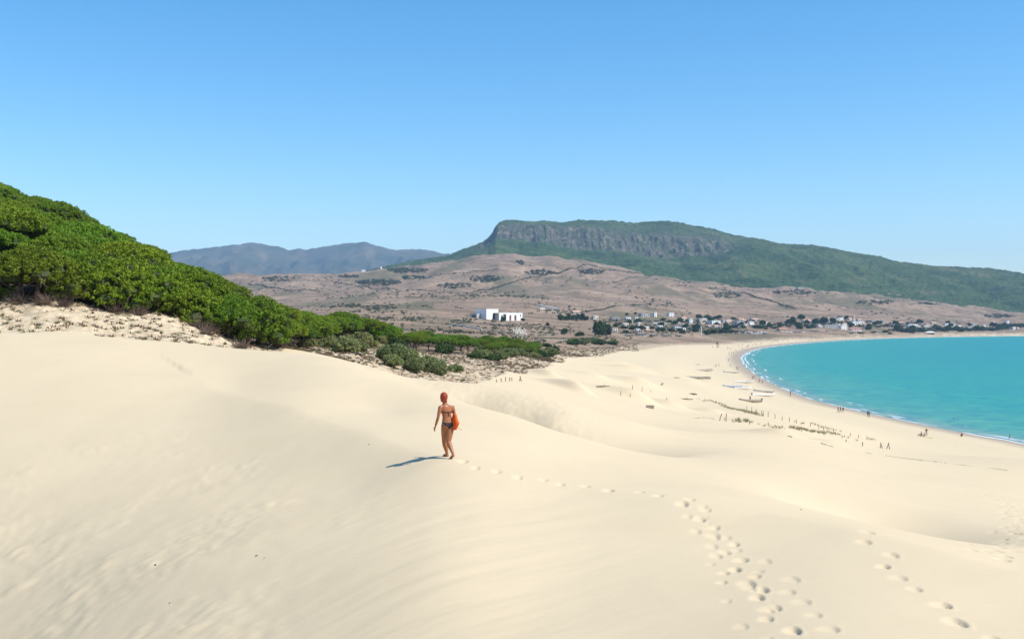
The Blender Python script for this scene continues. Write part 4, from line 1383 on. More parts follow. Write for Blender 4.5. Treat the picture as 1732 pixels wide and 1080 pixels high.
museum()
HOUSES = [
    (976, 531, 15, 6, 'house with a pinkish tiled roof behind the dark hedge of trees', 'cream', 'pale', 20, 1, 4),
    (1008, 540, 12, 6, 'cream walled house right of the dark hedge, beside a white gable', 'cream', 'flat', 30, 1, 2),
    (1041, 540, 17, 4, 'long low pale building in line above the big round tree', 'grey', 'flat', 15, 1, 4),
    (1063, 540.5, 12, 4, 'low white cabin next to the long pale building', 'white', 'flat', 30, 1, 2),
    (1077, 540.5, 8, 4, 'tiny white cabin at the end of the low row', 'white', 'flat', 30, 1, 2),
    (1092, 536, 19, 6, 'wide grey white house with a bright square tower at its end', 'grey', 'flat', 22, 1, 4),
    (1109, 536, 6.5, 8, 'bright white square tower block at the end of a wide house', 'white', 'flat', 30, 2, 1),
    (1136, 535, 13, 6, 'white two storey terrace house left of the pine clump', 'white', 'flat', 30, 2, 3),
    (1158, 541, 10, 5, 'cream cottage below the white terrace house', 'cream', 'pale', 25, 1, 2),
    (1169, 547, 8, 8, 'narrow tall white house at the left end of the village centre', 'white', 'flat', 30, 2, 2),
    (1190, 544, 17, 5, 'cream low house behind green gardens', 'cream', 'flat', 20, 1, 3),
    (1211, 549, 20, 7, 'white house with a grey side in the village centre', 'white', 'flat', 28, 2, 3),
    (1253, 551, 18, 8, 'grey white two storey house with dark windows', 'grey', 'flat', 25, 2, 4),
    (1272, 551, 11, 7, 'white house touching the grey two storey house', 'white', 'flat', 25, 2, 2),
    (1284, 553, 13, 3, 'flat low shed right of the white village houses', 'cream', 'flat', 15, 1, 2),
    (1233, 546, 11, 5, 'white bungalow half hidden in trees uphill of the centre', 'white', 'pale', 25, 1, 2),
    (1367, 546, 17, 6, 'pale house with dark trees on both sides', 'cream', 'pale', 22, 1, 3),
    (1406, 555, 27, 6, 'long grey white apartment row behind the beach', 'grey', 'flat', 12, 2, 7),
    (1428, 557, 15, 7, 'white house joined to the long apartment row', 'white', 'flat', 25, 2, 3),
    (1445, 552, 10, 6, 'white block right of the apartment row', 'white', 'flat', 30, 2, 2),
    (1455, 548.5, 22, 5, 'long white house on the rise in the middle of the village', 'white', 'flat', 15, 1, 5),
    (1485, 546, 25, 4.5, 'row of low grey houses on the rise', 'grey', 'flat', 12, 1, 6),
    (1545, 553, 22, 5, 'white house behind the dense green trees by the beach', 'white', 'flat', 18, 1, 4),
    (1568, 553.5, 15, 4, 'pale low house right of the dense green trees', 'cream', 'flat', 20, 1, 3),
    (1581, 548, 12, 4, 'house with a reddish roof standing higher than its neighbours', 'cream', 'pale', 20, 1, 3),
    (1611, 553, 14, 4, 'low white house between two tree clumps', 'white', 'flat', 20, 1, 3),
    (1641, 557, 11, 4.5, 'small grey white house near the far beach', 'grey', 'flat', 20, 1, 2),
    (1682, 547, 6, 3, 'single white cottage on the brown slope', 'white', 'pale', 25, 1, 2),
    (1700, 553, 12, 3, 'low pale house at the far right of the village', 'cream', 'flat', 20, 1, 2),
    (1720, 551, 10, 3, 'last small white house at the right frame edge', 'white', 'flat', 20, 1, 2),
    (615, 453.6, 8, 2.6, 'white farmhouse on the crest of the far brown hill', 'white', 'flat', 20, 1, 2),
    (645, 452.6, 3.4, 3.2, 'tiny white tower house on the far brown crest', 'white', 'flat', 30, 1, 1),
    (1213, 472, 7, 2.6, 'pale house at the foot of the green mountain slope', 'cream', 'flat', 20, 1, 2),
    (1238, 475, 6, 2.6, 'white house high on the slope under the mountain', 'white', 'flat', 30, 1, 2),
    (1312, 480, 10, 2.6, 'grey hamlet house among trees under the mountain', 'grey', 'flat', 15, 1, 2),
    (1355, 488, 13, 2.6, 'long pale farm building under the green slope', 'grey', 'flat', 10, 1, 3),
]
for px, py, w, h, lb, wl_, rf, rz, st, nw in HOUSES:
    house(px, py, w, h, lb, wl_, rf, rz, st, .7, 'houses of the village', nw)
rh = random.Random(21)
for k in range(64):
    px = rh.choice([rh.uniform(1165, 1300), rh.uniform(1385, 1505), rh.uniform(1040, 1165), rh.uniform(1500, 1725)])
    py = rh.uniform(547, 558) if px > 1500 else rh.uniform(541, 555) if px > 1165 else rh.uniform(546, 562)
    house(px, py, rh.uniform(6, 13), rh.uniform(3.0, 5.0), 'small pale house filling in between the larger village houses', rh.choice(['white', 'white', 'white', 'cream', 'grey']), rh.choice(['flat', 'flat', 'pale']), rh.uniform(10, 32), 1, .8, 'small infill houses of the village', 2)
# beach bars and huts
house(1326, 560.5, 17, 6.5, 'dark beach bar with a brick red roof behind the car park', 'cream', 'red', 12, 1, .7, 'beach bars', 4, 'beach_bar')
house(1379, 560.3, 14, 3.2, 'dark flat thatched hut on the sand behind the beach', 'cream', 'thatch', 8, 1, .5, 'beach bars', 3, 'beach_hut')
house(1449, 559.5, 20, 5.5, 'low beach house with a red roof below the white houses', 'white', 'red', 10, 1, .7, 'beach bars', 4, 'beach_bar')
for px, py, w, h, lb in ((1065, 569, 14, 5, 'white and grey hut at the left end of the beach settlement'), (1086, 568, 18, 7, 'grey thatched hut with the tallest roof in the beach settlement'), (1107, 568.5, 13, 5, 'low thatched hut in the middle of the beach settlement'),
                         (1127, 569, 13, 5, 'thatched hut with a pale front near the white pole'), (1149, 569.5, 11, 5, 'cream walled hut beside the white pole')):
    house(px, py, w, h, lb, 'cream', 'thatch', 14, 1, .7, 'huts of the beach settlement', 3, 'hut')
# church tower
p = hit(1444, 543, 900, 3000); k = p.y / FOC
o = empty('church_tower', (p.x, p.y, p.z), R(20), 'slender pale bell tower rising over the village roofs', 'tower')
m = MB(); m.box(-1.6 * k, 1.6 * k, -1.6 * k, 1.6 * k, -2, 7 * k); m.build('shaft', M_CREAM, o)
m = MB(); m.add([(-1.8 * k, -1.8 * k, 7 * k), (1.8 * k, -1.8 * k, 7 * k), (1.8 * k, 1.8 * k, 7 * k), (-1.8 * k, 1.8 * k, 7 * k), (0, 0, 11 * k)], [[0, 1, 4], [1, 2, 4], [2, 3, 4], [3, 0, 4], [3, 2, 1, 0]]); m.build('spire', M_PALETILE, o)
m = MB(); m.box(-.6 * k, .6 * k, -1.66 * k, -1.55 * k, 4.5 * k, 6.3 * k); m.build('belfry_opening', M_WIN, o)
# white pole by the huts
p = hit(1186, 566, 500, 2500); k = p.y / FOC
o = empty('lamp_pole', (p.x, p.y, p.z), 0, 'tall white pole standing where the beach track ends', 'pole')
m = MB(); m.tube([(0, 0, -.5), (0, 0, 13 * k)], [.75 * k, .6 * k], 8); m.build('shaft', M_WHITE, o)
m = MB(); m.box(-1.4 * k, 1.4 * k, -.5 * k, .5 * k, 13 * k, 14 * k); m.build('head', M_WHITE, o)
# white garden walls on the slope
def wall_line(pts, h, label, mat, name='field_wall', th=.5, group=None):
    H_ = [hit(a, b, 330, 3400) for a, b in pts]
    o = empty(name, H_[0], 0, label, 'wall', group)
    for a, b in zip(H_[:-1], H_[1:]):
        u = (b - a); L = max(u.length, .1); n = Vector((-u.y, u.x, 0)).normalized() * th
        k = max(1, int(L / 14))
        m = MB()
        q = [a.lerp(b, i / k) for i in range(k + 1)]
        q = [Vector((v.x, v.y, gz(v.x, v.y))) - H_[0] for v in q]
        for v0, v1 in zip(q[:-1], q[1:]):
            pts8 = [v0 - n, v1 - n, v1 + n, v0 + n]
            m.add([(*v.xy, v.z - 1) for v in pts8] + [(*v.xy, v.z + h) for v in pts8], [[0, 3, 2, 1], [4, 5, 6, 7], [0, 1, 5, 4], [1, 2, 6, 5], [2, 3, 7, 6], [3, 0, 4, 7]])
        m.build('run', mat, o)
    return o
M_STONE = simple('field_stone', (0.24, 0.205, 0.17), .95, .3, .8)
wall_line([(911, 516.5), (925, 519.5), (945, 524)], 1.6, 'white wall running down the brown slope above the museum', M_WHITE, th=.9)
wall_line([(912, 523), (921, 523)], 2.0, 'short cream wall below the white slope wall', M_CREAM, th=.8)
wall_line([(760, 549), (790, 553), (815, 558)], 1.1, 'pale stone wall beside the dark hedge left of the ruins', M_CREAM)
wall_line([(770, 545), (830, 550), (862, 552)], 1.0, 'grey stone wall crossing the field below the museum', M_STONE)
wall_line([(820, 560), (880, 565), (950, 567)], 1.0, 'long grey stone wall through the ruins', M_STONE)
wall_line([(905, 574), (960, 575.5), (1010, 573)], 1.0, 'dark stone wall along the seaward side of the ruins', M_STONE)
wall_line([(1035, 541.5), (1100, 545), (1160, 548)], 1.4, 'dark boundary wall under the row of white cabins', M_STONE)
# columns of the ruins
cm = MB(); cm.box(-.55, .55, -.55, .55, -.4, .25); colb = cm.mesh('plinth', M_CREAM)
cm = MB(); cm.tube([(0, 0, .25), (0, 0, 2.2), (0, 0, 4.3)], [.42, .40, .35], 10); cols = cm.mesh('shaft', M_CREAM, True)
cm = MB(); cm.box(-.5, .5, -.5, .5, 4.3, 4.65); colc = cm.mesh('capital', M_CREAM)
for i in range(16):
    p = hit(868 + 2.6 * (i % 8) + (4 if i > 7 else 0), 563 + (5 if i > 7 else 0) + .2 * (i % 8), 400, 1500)
    o = empty('ruin_column', p, .3, 'pale stone column standing among the ancient ruins below the museum', 'column', 'columns of the ancient ruins')
    s = random.uniform(.6, 1.1); o.scale = (1, 1, s)
    link('plinth', colb, o); link('shaft', cols, o)
    if s > .8: link('capital', colc, o)

# ---- village trees
TREEP = [shrub_mesh(300 + i, 1.0, 1.25 + .15 * i, 22, .10, [M_TREE, M_TREE_FILL], 1.2) for i in range(4)]
_t = MB(); _t.tube([(0, 0, -.3), (.03, 0, .25), (0, .03, .7)], [.09, .07, .04], 6)
for k_ in range(4): _t.tube([(0, 0, .3), (.3 * math.cos(k_ * 1.6), .3 * math.sin(k_ * 1.6), .65)], [.045, .02], 5)
TRUNKP = _t.mesh('trunk', M_BARK, True)
def far_tree(px, py, w, h, label, group='trees among the village houses', lift=-.18):
    p = hit(px, py, 380, 3400); k = p.y / FOC
    o = empty('leafy_tree', p, random.uniform(0, 6.28), label, 'tree', group)
    o.scale = (w * k / 2, w * k / 2, h * k / 1.2)
    c = link('crown', random.choice(TREEP), o); c.location.z = lift
    link('trunk', TRUNKP, o)
    return o
far_tree(1013, 568.5, 24, 23, 'large round dark green tree standing alone between ruins and huts', None)
far_tree(1026, 568, 20, 18, 'bushy green tree leaning against the large round tree', None)
far_tree(852, 544.5, 11, 9, 'dark round bush tree in front of the museum facade', None)
far_tree(849, 543, 4, 13, 'slim small tree against the museum wall', None)
far_tree(884, 543, 8, 5, 'low green bush at the right corner of the museum', None)
far_tree(926, 551, 6, 8, 'small dark tree in the field right of the museum', None)
far_tree(955, 566, 15, 11, 'greyish brown tree in the field left of the large round tree', None)
far_tree(982, 569, 18, 8, 'wide dark shrub tree beside the hedge left of the large round tree', None)
for i, px in enumerate((948, 955, 962, 969, 977, 985, 991)):
    far_tree(px, 541.5, 11, 9 + (i % 3), 'dark green tree in the dense hedge below the pinkish roof', 'trees of the hedge below the pinkish roof')
for px, py, w, h in ((1120, 561, 16, 8), (1135, 562, 14, 7), (1150, 560, 12, 7), (1070, 558, 14, 6), (1085, 557, 16, 6), (1055, 556, 14, 5), (1195, 566, 14, 7), (1208, 564, 14, 7), (1222, 563, 16, 7), (1236, 562, 14, 6), (1160, 555, 12, 8), (1178, 556, 13, 9),
                    (1176, 562, 12, 8), (1228, 552, 11, 8), (1196, 540, 16, 6), (1215, 539, 16, 6), (1240, 540, 12, 5), (1182, 538, 12, 6), (1150, 545, 12, 5), (1122, 543, 12, 5), (1060, 533, 9, 4), (1075, 531, 8, 4), (1292, 549, 11, 6), (1301, 551, 10, 6), (1335, 548, 13, 9),
                    (1341, 545, 10, 9), (1355, 541, 13, 9), (1380, 547, 14, 9), (1394, 547, 16, 10), (1408, 546, 14, 9), (1350, 551, 14, 6), (1420, 541, 10, 6), (1432, 540, 9, 6), (1470, 552, 10, 5), (1480, 549, 10, 5), (1518, 560, 15, 11), (1530, 562, 16, 9), (1545, 563, 17, 8),
                    (1560, 561, 15, 7), (1516, 552, 9, 6), (1590, 560, 16, 9), (1603, 561, 16, 10), (1617, 559, 14, 8), (1626, 561, 13, 7), (1652, 559, 14, 9), (1662, 560, 13, 8), (1676, 559, 14, 6), (1604, 547, 9, 5), (1690, 553, 13, 5), (1712, 553, 14, 5), (1728, 552, 12, 5), (1550, 548, 9, 4),
                    (1498, 562, 13, 5), (1478, 563, 12, 3), (1455, 564, 12, 3), (1505, 565, 8, 3), (1440, 564, 9, 2.5), (1310, 556, 9, 4), (1295, 557, 10, 4)):
    near = min(HOUSES[:30], key=lambda q: abs(q[0] - px) + 2.5 * abs(q[1] - py))
    lb = f"green tree {'left' if px < near[0] else 'right'} of the {near[4]}"
    if len(lb.split()) > 16 or abs(near[0] - px) + abs(near[1] - py) > 22: lb = 'dark green tree among the white houses of the village'
    far_tree(px, py, w, h, lb)

rt = random.Random(5)
for k in range(78):
    px = rt.uniform(1040, 1728)
    lo, hi = np.interp(px, [1040, 1165, 1300, 1500, 1732], [547, 541, 545, 546, 550]), np.interp(px, [1040, 1165, 1300, 1500, 1732], [565, 565, 558, 561, 559])
    s_ = rt.uniform(.6, 1.1)
    far_tree(px, rt.uniform(lo, hi), 12 * s_, 7 * s_, 'dark green garden tree in the belt of trees through the village')
# ---- parked cars
M_CARPAINT, _nt, _b = mat_new('car_paint')
_oi = nd(_nt, 'ObjectInfo'); _nt.links.new(_oi.outputs['Color'], _b.inputs['Base Color']); _b.inputs['Roughness'].default_value = .3
M_TYRE = simple('tyre_rubber', (.02, .02, .02), .8)
def car_mesh():
    bm_ = MB()
    prof = [(-2.1, .35), (-2.1, .8), (-1.2, .9), (-.6, 1.42), (.9, 1.45), (1.6, .95), (2.1, .85), (2.1, .35)]
    n = len(prof)
    bm_.add([(x, -.82 if z < 1 else -.65, z) for x, z in prof] + [(x, .82 if z < 1 else .65, z) for x, z in prof],
            [list(range(n))[::-1], list(range(n, 2 * n))] + [[i, (i + 1) % n, n + (i + 1) % n, n + i] for i in range(n)])
    g = MB(); g.add([(-1.15, -.80, .95), (1.5, -.80, .97), (.85, -.67, 1.38), (-.6, -.67, 1.36)], [[0, 1, 2, 3]]); g.add([(-1.15, .80, .95), (1.5, .80, .97), (.85, .67, 1.38), (-.6, .67, 1.36)], [[3, 2, 1, 0]])
    g.add([(-1.22, -.6, .93), (-1.22, .6, .93), (-.66, .55, 1.41), (-.66, -.55, 1.41)], [[3, 2, 1, 0]])
    w = MB(); w.tube([(0, -.1, 0), (0, .1, 0)], .32, 10)
    return bm_.mesh('body', M_CARPAINT), g.mesh('windows', M_WIN), w.mesh('wheel', M_TYRE)
CB, CG, CW = car_mesh()
r6 = random.Random(9)
PAINT = {'white': (.8, .8, .8), 'silver': (.5, .52, .55), 'dark': (.05, .06, .08), 'blue': (.06, .12, .35), 'red': (.4, .04, .03)}
for i in range(34):
    if i < 22: px, py = 1240 + (i % 11) * 5.2 + r6.uniform(-1, 1), 562 + (i // 11) * 2.2 + (i % 11) * .08
    elif i < 29: px, py = 1334 + (i - 22) * 4 + r6.uniform(-1, 1), 562.5
    else: px, py = 1398 + (i - 29) * 6, 559.8
    p = hit(px, py, 700, 2600)
    c = r6.choice(['white', 'white', 'silver', 'silver', 'dark', 'blue', 'red'])
    where = 'in the rows of the car park behind the beach' if i < 22 else ('right of the red roofed beach bar' if i < 29 else 'below the long apartment row')
    o = empty('parked_car', p, r6.choice([0, .2, 1.3, 1.57]), f'small {c} car parked {where}', 'car', 'cars parked behind the beach')
    b_ = link('body', CB, o); b_.color = (*PAINT[c], 1)
    link('windows', CG, o)
    for x in (-1.3, 1.3):
        for y in (-.75, .75): link('wheel', CW, o, (x, y, .32))
# ------------------------------------------------------------------ things on the beach
M_HULLW = simple('worn_white_hull', (.74, .68, .60), .6, .15, 1.2, rand=.12)
M_HULLG = simple('worn_grey_hull', (.52, .43, .33), .7, .2, 1.2, rand=.12)
M_HULLB = simple('blue_white_hull', (.45, .55, .66), .6, .15, 1.2)
M_WOOD = simple('weathered_wood', (.22, .17, .12), .9, .25, 3, rand=.15)
M_ENGINE = simple('outboard_cowl', (.05, .05, .06), .4)


def boat(px, py, length, rz, label, hull='w', engine=False, tilt=.06, beam=.30):
    p = hit(px, py, 120, 1500)
    L = length * 1.22
    o = empty('rowing_boat', (p.x, p.y, p.z - .04), R(rz), label, 'boat', 'fishing boats drawn up on the beach')
    o.rotation_euler = (tilt, 0, R(rz))
    n, sec = 13, []
    for i in range(n):
        t = i / (n - 1)
        w = L * beam * .5 * (math.sin(min(1, t * 1.25 + .45) * math.pi / 2) if t < .5 else max(.015, math.cos((t - .5) * math.pi) ** .75))
        sheer = .62 + .10 * (1 - t) ** 2 + .55 * max(0, t - .45) ** 2 * 2.2
        keel = .0 + .5 * max(0, t - .72) ** 2 * 5
        sec.append((-L / 2 + L * t + (.15 * t), w, sheer, keel))
    V, F = [], []
    prof = [(1.0, 1.0), (.93, .55), (.66, .16), (0, 0)]
    for x, w, s, k in sec:
        row = [(x, w * a, k + (s - k) * b) for a, b in prof] + [(x, -w * a, k + (s - k) * b) for a, b in prof[-2::-1]]
        V += row
    m_ = 7
    for i in range(n - 1):
        for j in range(m_ - 1): F.append([i * m_ + j, i * m_ + j + 1, (i + 1) * m_ + j + 1, (i + 1) * m_ + j])
    F.append(list(range(m_)))
    hm = mesh_np('hull', np.array(V), F, {'w': M_HULLW, 'g': M_HULLG, 'b': M_HULLB}[hull], True)
    h = link('hull', hm, o)
    sol = h.modifiers.new('thick', 'SOLIDIFY'); sol.thickness = .06; sol.offset = 0
    for s in (-1, 1):
        g = MB(); g.tube([(x, s * w, sh + .02) for x, w, sh, _ in sec], .045, 5); g.build('gunwale', {'w': M_HULLW, 'g': M_HULLG, 'b': M_HULLB}[hull], o)
    for t in (.22, .45, .68):
        x, w, s, _ = sec[int(t * (n - 1))]
        g = MB(); g.box(x - .13, x + .13, -w * .93, w * .93, s - .2, s - .15); g.build('thwart', M_WOOD, o)
    g = MB(); g.tube([(-L / 2, 0, .0), (0, 0, -.03), (L / 2 * .8, 0, .1), (L / 2 + .1, 0, .75)], .05, 5); g.build('keel', M_WOOD, o)
    if engine:
        g = MB(); g.box(-L / 2 - .35, -L / 2 - .05, -.18, .18, .55, 1.1); g.box(-L / 2 - .27, -L / 2 - .13, -.06, .06, -.0, .55); g.build('outboard_motor', M_ENGINE, o)
    return o


boat(1191, 627, 6.6, 0, 'brown hulled boat with a raised stern post, alone high on the sand', 'g', False, .12)
boat(1178, 640, 8.6, 160, 'long slender boat lying askew on the dry sand', 'g', False, -.15, .16)
boat(1236, 630, 5.8, 175, 'pale boat lying next to the group at the wet sand', 'w')
boat(1258, 647, 6.2, 4, 'white boat with a dark keel shadow, third from the water bend', 'w', False, .1)
boat(1239, 655, 5.4, 178, 'blue and white striped boat beside a pale skiff', 'b')
boat(1256, 658, 4.6, 2, 'pale skiff touching the blue and white boat', 'w', False, .05, .26)
boat(1292, 662.5, 5.6, 170, 'grey white boat nearest the water in the close pair', 'w', False, .08)
boat(1291, 669.5, 5.9, 6, 'largest white boat with its outboard motor, front of the close pair', 'w', True, .05)
boat(1269, 679.5, 4.6, 172, 'small grey boat with a person standing in it', 'g', True, .03)

# driftwood and oddments on the dry sand
def driftwood(px, py, L, rz, label, rad=.14, lift=.0):
    p = hit(px, py, 100, 1200)
    o = empty('driftwood_log', (p.x, p.y, p.z + .05), R(rz), label, 'driftwood', 'driftwood on the dry sand')
    m = MB(); r = random.Random(px)
    pts = [(-L / 2 + L * i / 6, r.uniform(-.06, .06) * L * .3, .06 + r.uniform(-.03, .08) + lift * i / 6) for i in range(7)]
    m.tube(pts, [rad * (.5 + .5 * math.sin(.4 + i * .42)) for i in range(7)], 7); m.build('log', M_WOOD, o, True)
    m = MB(); m.tube([pts[3], (pts[3][0] + .3 * L * .4, .3, .45 + lift)], [rad * .5, rad * .2], 5); m.build('branch_stub', M_WOOD, o, True)
for px, py, L, rz, lb in ((1143, 639, 3.0, 5, 'dark driftwood log by the shaded drift left of the boats'), (1021, 654, 2.6, 10, 'short dark log half buried between two drifts'), (1172, 667, 2.4, -40, 'dark stump of driftwood above the line of beach grass'),
                         (1160, 675.5, 3.4, -8, 'thin driftwood pole lying left of the beach grass'), (1180, 616.5, 3.0, 10, 'dark lump of driftwood on the open beach behind the boats'), (1120, 651, 1.9, 60, 'upright dark driftwood root on the open sand')):
    driftwood(px, py, L, rz, lb, (.13 if L > 2.5 else .2), .3 if rz == 60 else 0)
p = hit(1099, 690, 100, 600)
o = empty('wooden_hatch', (p.x, p.y, p.z), R(-20), 'grey weathered wooden hatch tilted in the sand of a drift', 'board')
for i in range(4):
    m = MB(); m.box(-.55, .55, i * .17 - .34, i * .17 - .18, -.1, -.05); q = m.build('plank', M_WOOD, o); q.rotation_euler = (R(38), 0, 0); q.location = (0, 0, .22)

# fence posts, each its own
POSTS = [(1263, 695, 9), (1271, 698, 10), (1279, 699, 8), (1288, 703, 9), (1291, 703, 8), (1299, 705, 9), (1311, 707.5, 8), (1323, 710.5, 7), (1335, 713, 8), (1347, 716, 7), (1371, 721, 7), (1385, 725, 8), (1393, 727, 7), (1410, 730, 6), (1438, 737, 5),
         (1452, 740, 5), (1466, 743, 6), (1228, 712, 14), (1216, 711, 12), (1250, 714, 8), (1268, 717, 6), (1459, 754, 7), (1431, 747, 4), (840, 646, 5), (848, 645.5, 6), (855, 645, 8), (862, 644, 6), (866, 644, 6), (1070, 658, 7), (1086, 662, 9), (1050, 669, 8), (1066, 671, 6), (1101, 663, 4),
         (1128, 676, 4)]
rp = random.Random(4)
for i, (px, py, h) in enumerate(POSTS):
    p = hit(px, py, 90, 700); k = p.y / FOC
    lb = 'weathered wooden fence post in the line along the beach grass' if i < 17 else ('tall grey fence post standing beside the lower grass patch' if i in (17, 18) else ('short wooden post stuck in the sand of the upper beach' if i < 23 or i > 27 else 'thin post in the old fence below the litter strewn sand'))
    if i == 18: lb = 'tall grey fence post leaning left beside the lower grass patch'
    if i == 17: lb = 'tall upright grey fence post beside the lower grass patch'
    o = empty('fence_post', (p.x, p.y, p.z), rp.uniform(0, 6), lb, 'post', 'old fence posts in the beach sand')
    L = h * k
    tl = .45 if i == 18 else rp.uniform(-.12, .12) * (2 if i in (31, 30) else 1)
    m = MB(); m.tube([(0, 0, -.4), (math.sin(tl) * L * .5, 0, L * .5), (math.sin(tl) * L, 0, L)], [.055, .05, .045], 7); m.build('pole', M_WOOD, o)
    m = MB(); m.tube([(math.sin(tl) * L * .78 - .09, 0, L * .78), (math.sin(tl) * L * .78 + .09, 0, L * .8)], [.02, .02], 5); m.build('nail', M_ENGINE, o)
    if i == 18: o.rotation_euler = (0, 0, 0)
for px, py, h, lb in ((1490, 757.5, 9, 'tripod of crossed posts at the near end of the fence'), (1503, 759, 11, 'double tripod of crossed posts beside the single one'), (880, 644, 8, 'small tripod of posts at the edge of the litter strewn sand')):
    p = hit(px, py, 90, 700); k = p.y / FOC; L = h * k
    o = empty('post_tripod', (p.x, p.y, p.z), rp.uniform(0, 6), lb, 'posts')
    for a in range(3 if 'double' not in lb else 5):
        ang = a * 2.1 + .3
        m = MB(); m.tube([(math.cos(ang) * L * .38, math.sin(ang) * L * .38, -.2), (-math.cos(ang) * .06, -math.sin(ang) * .06, L)], [.065, .05], 6); m.build('pole', M_WOOD, o)
# fallen wire of the old fence, half sunk
def wire(pts, label, rad=.022):
    H_ = hits(pts)
    P_ = []
    for a, b in zip(H_[:-1], H_[1:]):
        n = max(2, int((b - a).length / 1.2))
        for i in range(n):
            q = a.lerp(b, i / n); P_.append(Vector((q.x + rp.uniform(-.12, .12), q.y + rp.uniform(-.12, .12), gz(q.x, q.y) - .005 + rp.uniform(-.035, .03))) - H_[0])
    m = MB(); m.tube(P_, rad, 5)
    o = m.build('fallen_fence_wire', M_WOOD); o.location = H_[0]
    tag(o, label, 'wire')
wire([(1462, 765), (1500, 770), (1552, 777), (1610, 784), (1680, 792), (1731, 799)], 'long dark fallen fence wire curving over the sand to the right edge')
wire([(1170, 707), (1195, 706), (1222, 711)], 'short fallen fence wire left of the tall posts', .04)
wire([(1332, 736), (1344, 741)], 'short dark stick of wire lying below the grass lines', .05)
wire([(1388, 749), (1410, 756)], 'dark curved stick lying lower on the sand below the fence', .05)

# lifeguard seat
p = hit(1214, 588, 300, 2000); k = p.y / FOC
o = empty('lifeguard_seat', p, .3, 'dark lifeguard seat on tall legs on the open beach', 'lifeguard seat')
for x in (-1, 1):
    for y in (-1, 1):
        m = MB(); m.tube([(x * 1.6 * k, y * 1.6 * k, -.3), (x * 1.0 * k, y * 1.0 * k, 7 * k)], .28 * k, 6); m.build('leg', M_WOOD, o)
m = MB(); m.box(-1.8 * k, 1.8 * k, -1.8 * k, 1.8 * k, 6.5 * k, 7 * k); m.build('platform', M_WOOD, o)
m = MB(); m.box(-1.6 * k, 1.6 * k, 1.3 * k, 1.7 * k, 7 * k, 9.6 * k); m.build('backrest', M_WOOD, o)
m = MB(); m.add([(-2 * k, -2 * k, 10 * k), (2 * k, -2 * k, 10 * k), (2 * k, 2 * k, 10 * k), (-2 * k, 2 * k, 10 * k), (0, 0, 11.6 * k)], [[0, 1, 4], [1, 2, 4], [2, 3, 4], [3, 0, 4], [3, 2, 1, 0]]); m.build('sun_roof', M_THATCH, o)
for x in (-1, 1):
    m = MB(); m.tube([(x * 1.5 * k, 1.5 * k, 9.4 * k), (x * 1.5 * k, 1.5 * k, 10.1 * k)], .2 * k, 5); m.build('roof_strut', M_WOOD, o)
# white beach pavilion under the far trees
p = hit(1573, 564.5, 900, 3000); k = p.y / FOC
o = empty('beach_pavilion', p, 0, 'white canopied beach pavilion on the far sand below the trees', 'pavilion')
m = MB()
m.add([(-9 * k, -5 * k, 2.2 * k), (9 * k, -5 * k, 2.2 * k), (9 * k, 5 * k, 2.2 * k), (-9 * k, 5 * k, 2.2 * k), (-3 * k, 0, 4.4 * k), (3 * k, 0, 4.4 * k)], [[0, 1, 5, 4], [1, 2, 5], [2, 3, 4, 5], [3, 0, 4], [3, 2, 1, 0]])
m.build('canopy', M_AWN, o)
for x in (-8, -3, 3, 8):
    m = MB(); m.tube([(x * k, -4.5 * k, -.5), (x * k, -4.5 * k, 2.3 * k)], .25 * k, 6); m.build('post', M_WOOD, o)
m = MB(); m.box(-7.5 * k, 7.5 * k, -.5 * k, 4.5 * k, -.5, 2.1 * k); m.build('counter_block', M_DOOR, o)
# ------------------------------------------------------------------ people
def ell_loft(sections, n=20):
    """sections: (centre, half width vector, half depth vector)"""
    V, F = [], []
    for c, a, b in sections:
        for k in range(n):
            t = 2 * math.pi * k / n
            V.append(Vector(c) + Vector(a) * math.cos(t) + Vector(b) * math.sin(t))
    m = len(sections)
    for i in range(m - 1):
        for k in range(n): F.append([i * n + k, i * n + (k + 1) % n, (i + 1) * n + (k + 1) % n, (i + 1) * n + k])
    F.append(list(range(n))[::-1]); F.append([(m - 1) * n + k for k in range(n)])
    return V, F


def ellipsoid(mb, c, ax, ay, az, n=14, rings=9):
    c, ax, ay, az = Vector(c), Vector(ax), Vector(ay), Vector(az)
    S_ = []
    for i in range(1, rings):
        t = math.pi * i / rings
        S_.append((c + az * (-math.cos(t)), ax * math.sin(t), ay * math.sin(t)))
    mb.add(*ell_loft(S_, n))


def limb(mb, pts, rad, n=12):
    """tube with rounded joints, resampled for smooth taper"""
    P_, R_ = [], []
    for i in range(len(pts) - 1):
        for t in (0, .25, .5, .75):
            P_.append(Vector(pts[i]).lerp(Vector(pts[i + 1]), t)); R_.append(rad[i] * (1 - t) + rad[i + 1] * t)
    P_.append(Vector(pts[-1])); R_.append(rad[-1])
    mb.tube(P_, R_, n)


def hand(mb, w, d, side, palm_n, s=1.0, curl=.35):
    """palm and five unequal, slightly curled fingers; d points down the hand, side towards the thumb"""
    w, d, side, pn = Vector(w), Vector(d).normalized(), Vector(side).normalized(), Vector(palm_n).normalized()
    ellipsoid(mb, w + d * .045 * s, side * .040 * s, pn * .017 * s, d * .058 * s, 12, 8)
    for off, L in ((.030, .068), (.010, .078), (-.010, .072), (-.028, .055)):
        b = w + d * .082 * s + side * off * s
        m1 = b + d * L * .5 * s + pn * .010 * s
        e = m1 + (d + pn * curl * 1.8).normalized() * L * .55 * s
        mb.tube([b - d * .02 * s, b, m1, e], [.0095 * s, .0095 * s, .0085 * s, .0065 * s], 8)
    b = w + d * .035 * s + side * .034 * s
    m1 = b + (side * .8 + d * .8).normalized() * .032 * s
    mb.tube([b - side * .012 * s, b, m1, m1 + (d + side * .2 + pn * .2).normalized() * .032 * s], [.012 * s, .0115 * s, .010 * s, .0075 * s], 8)


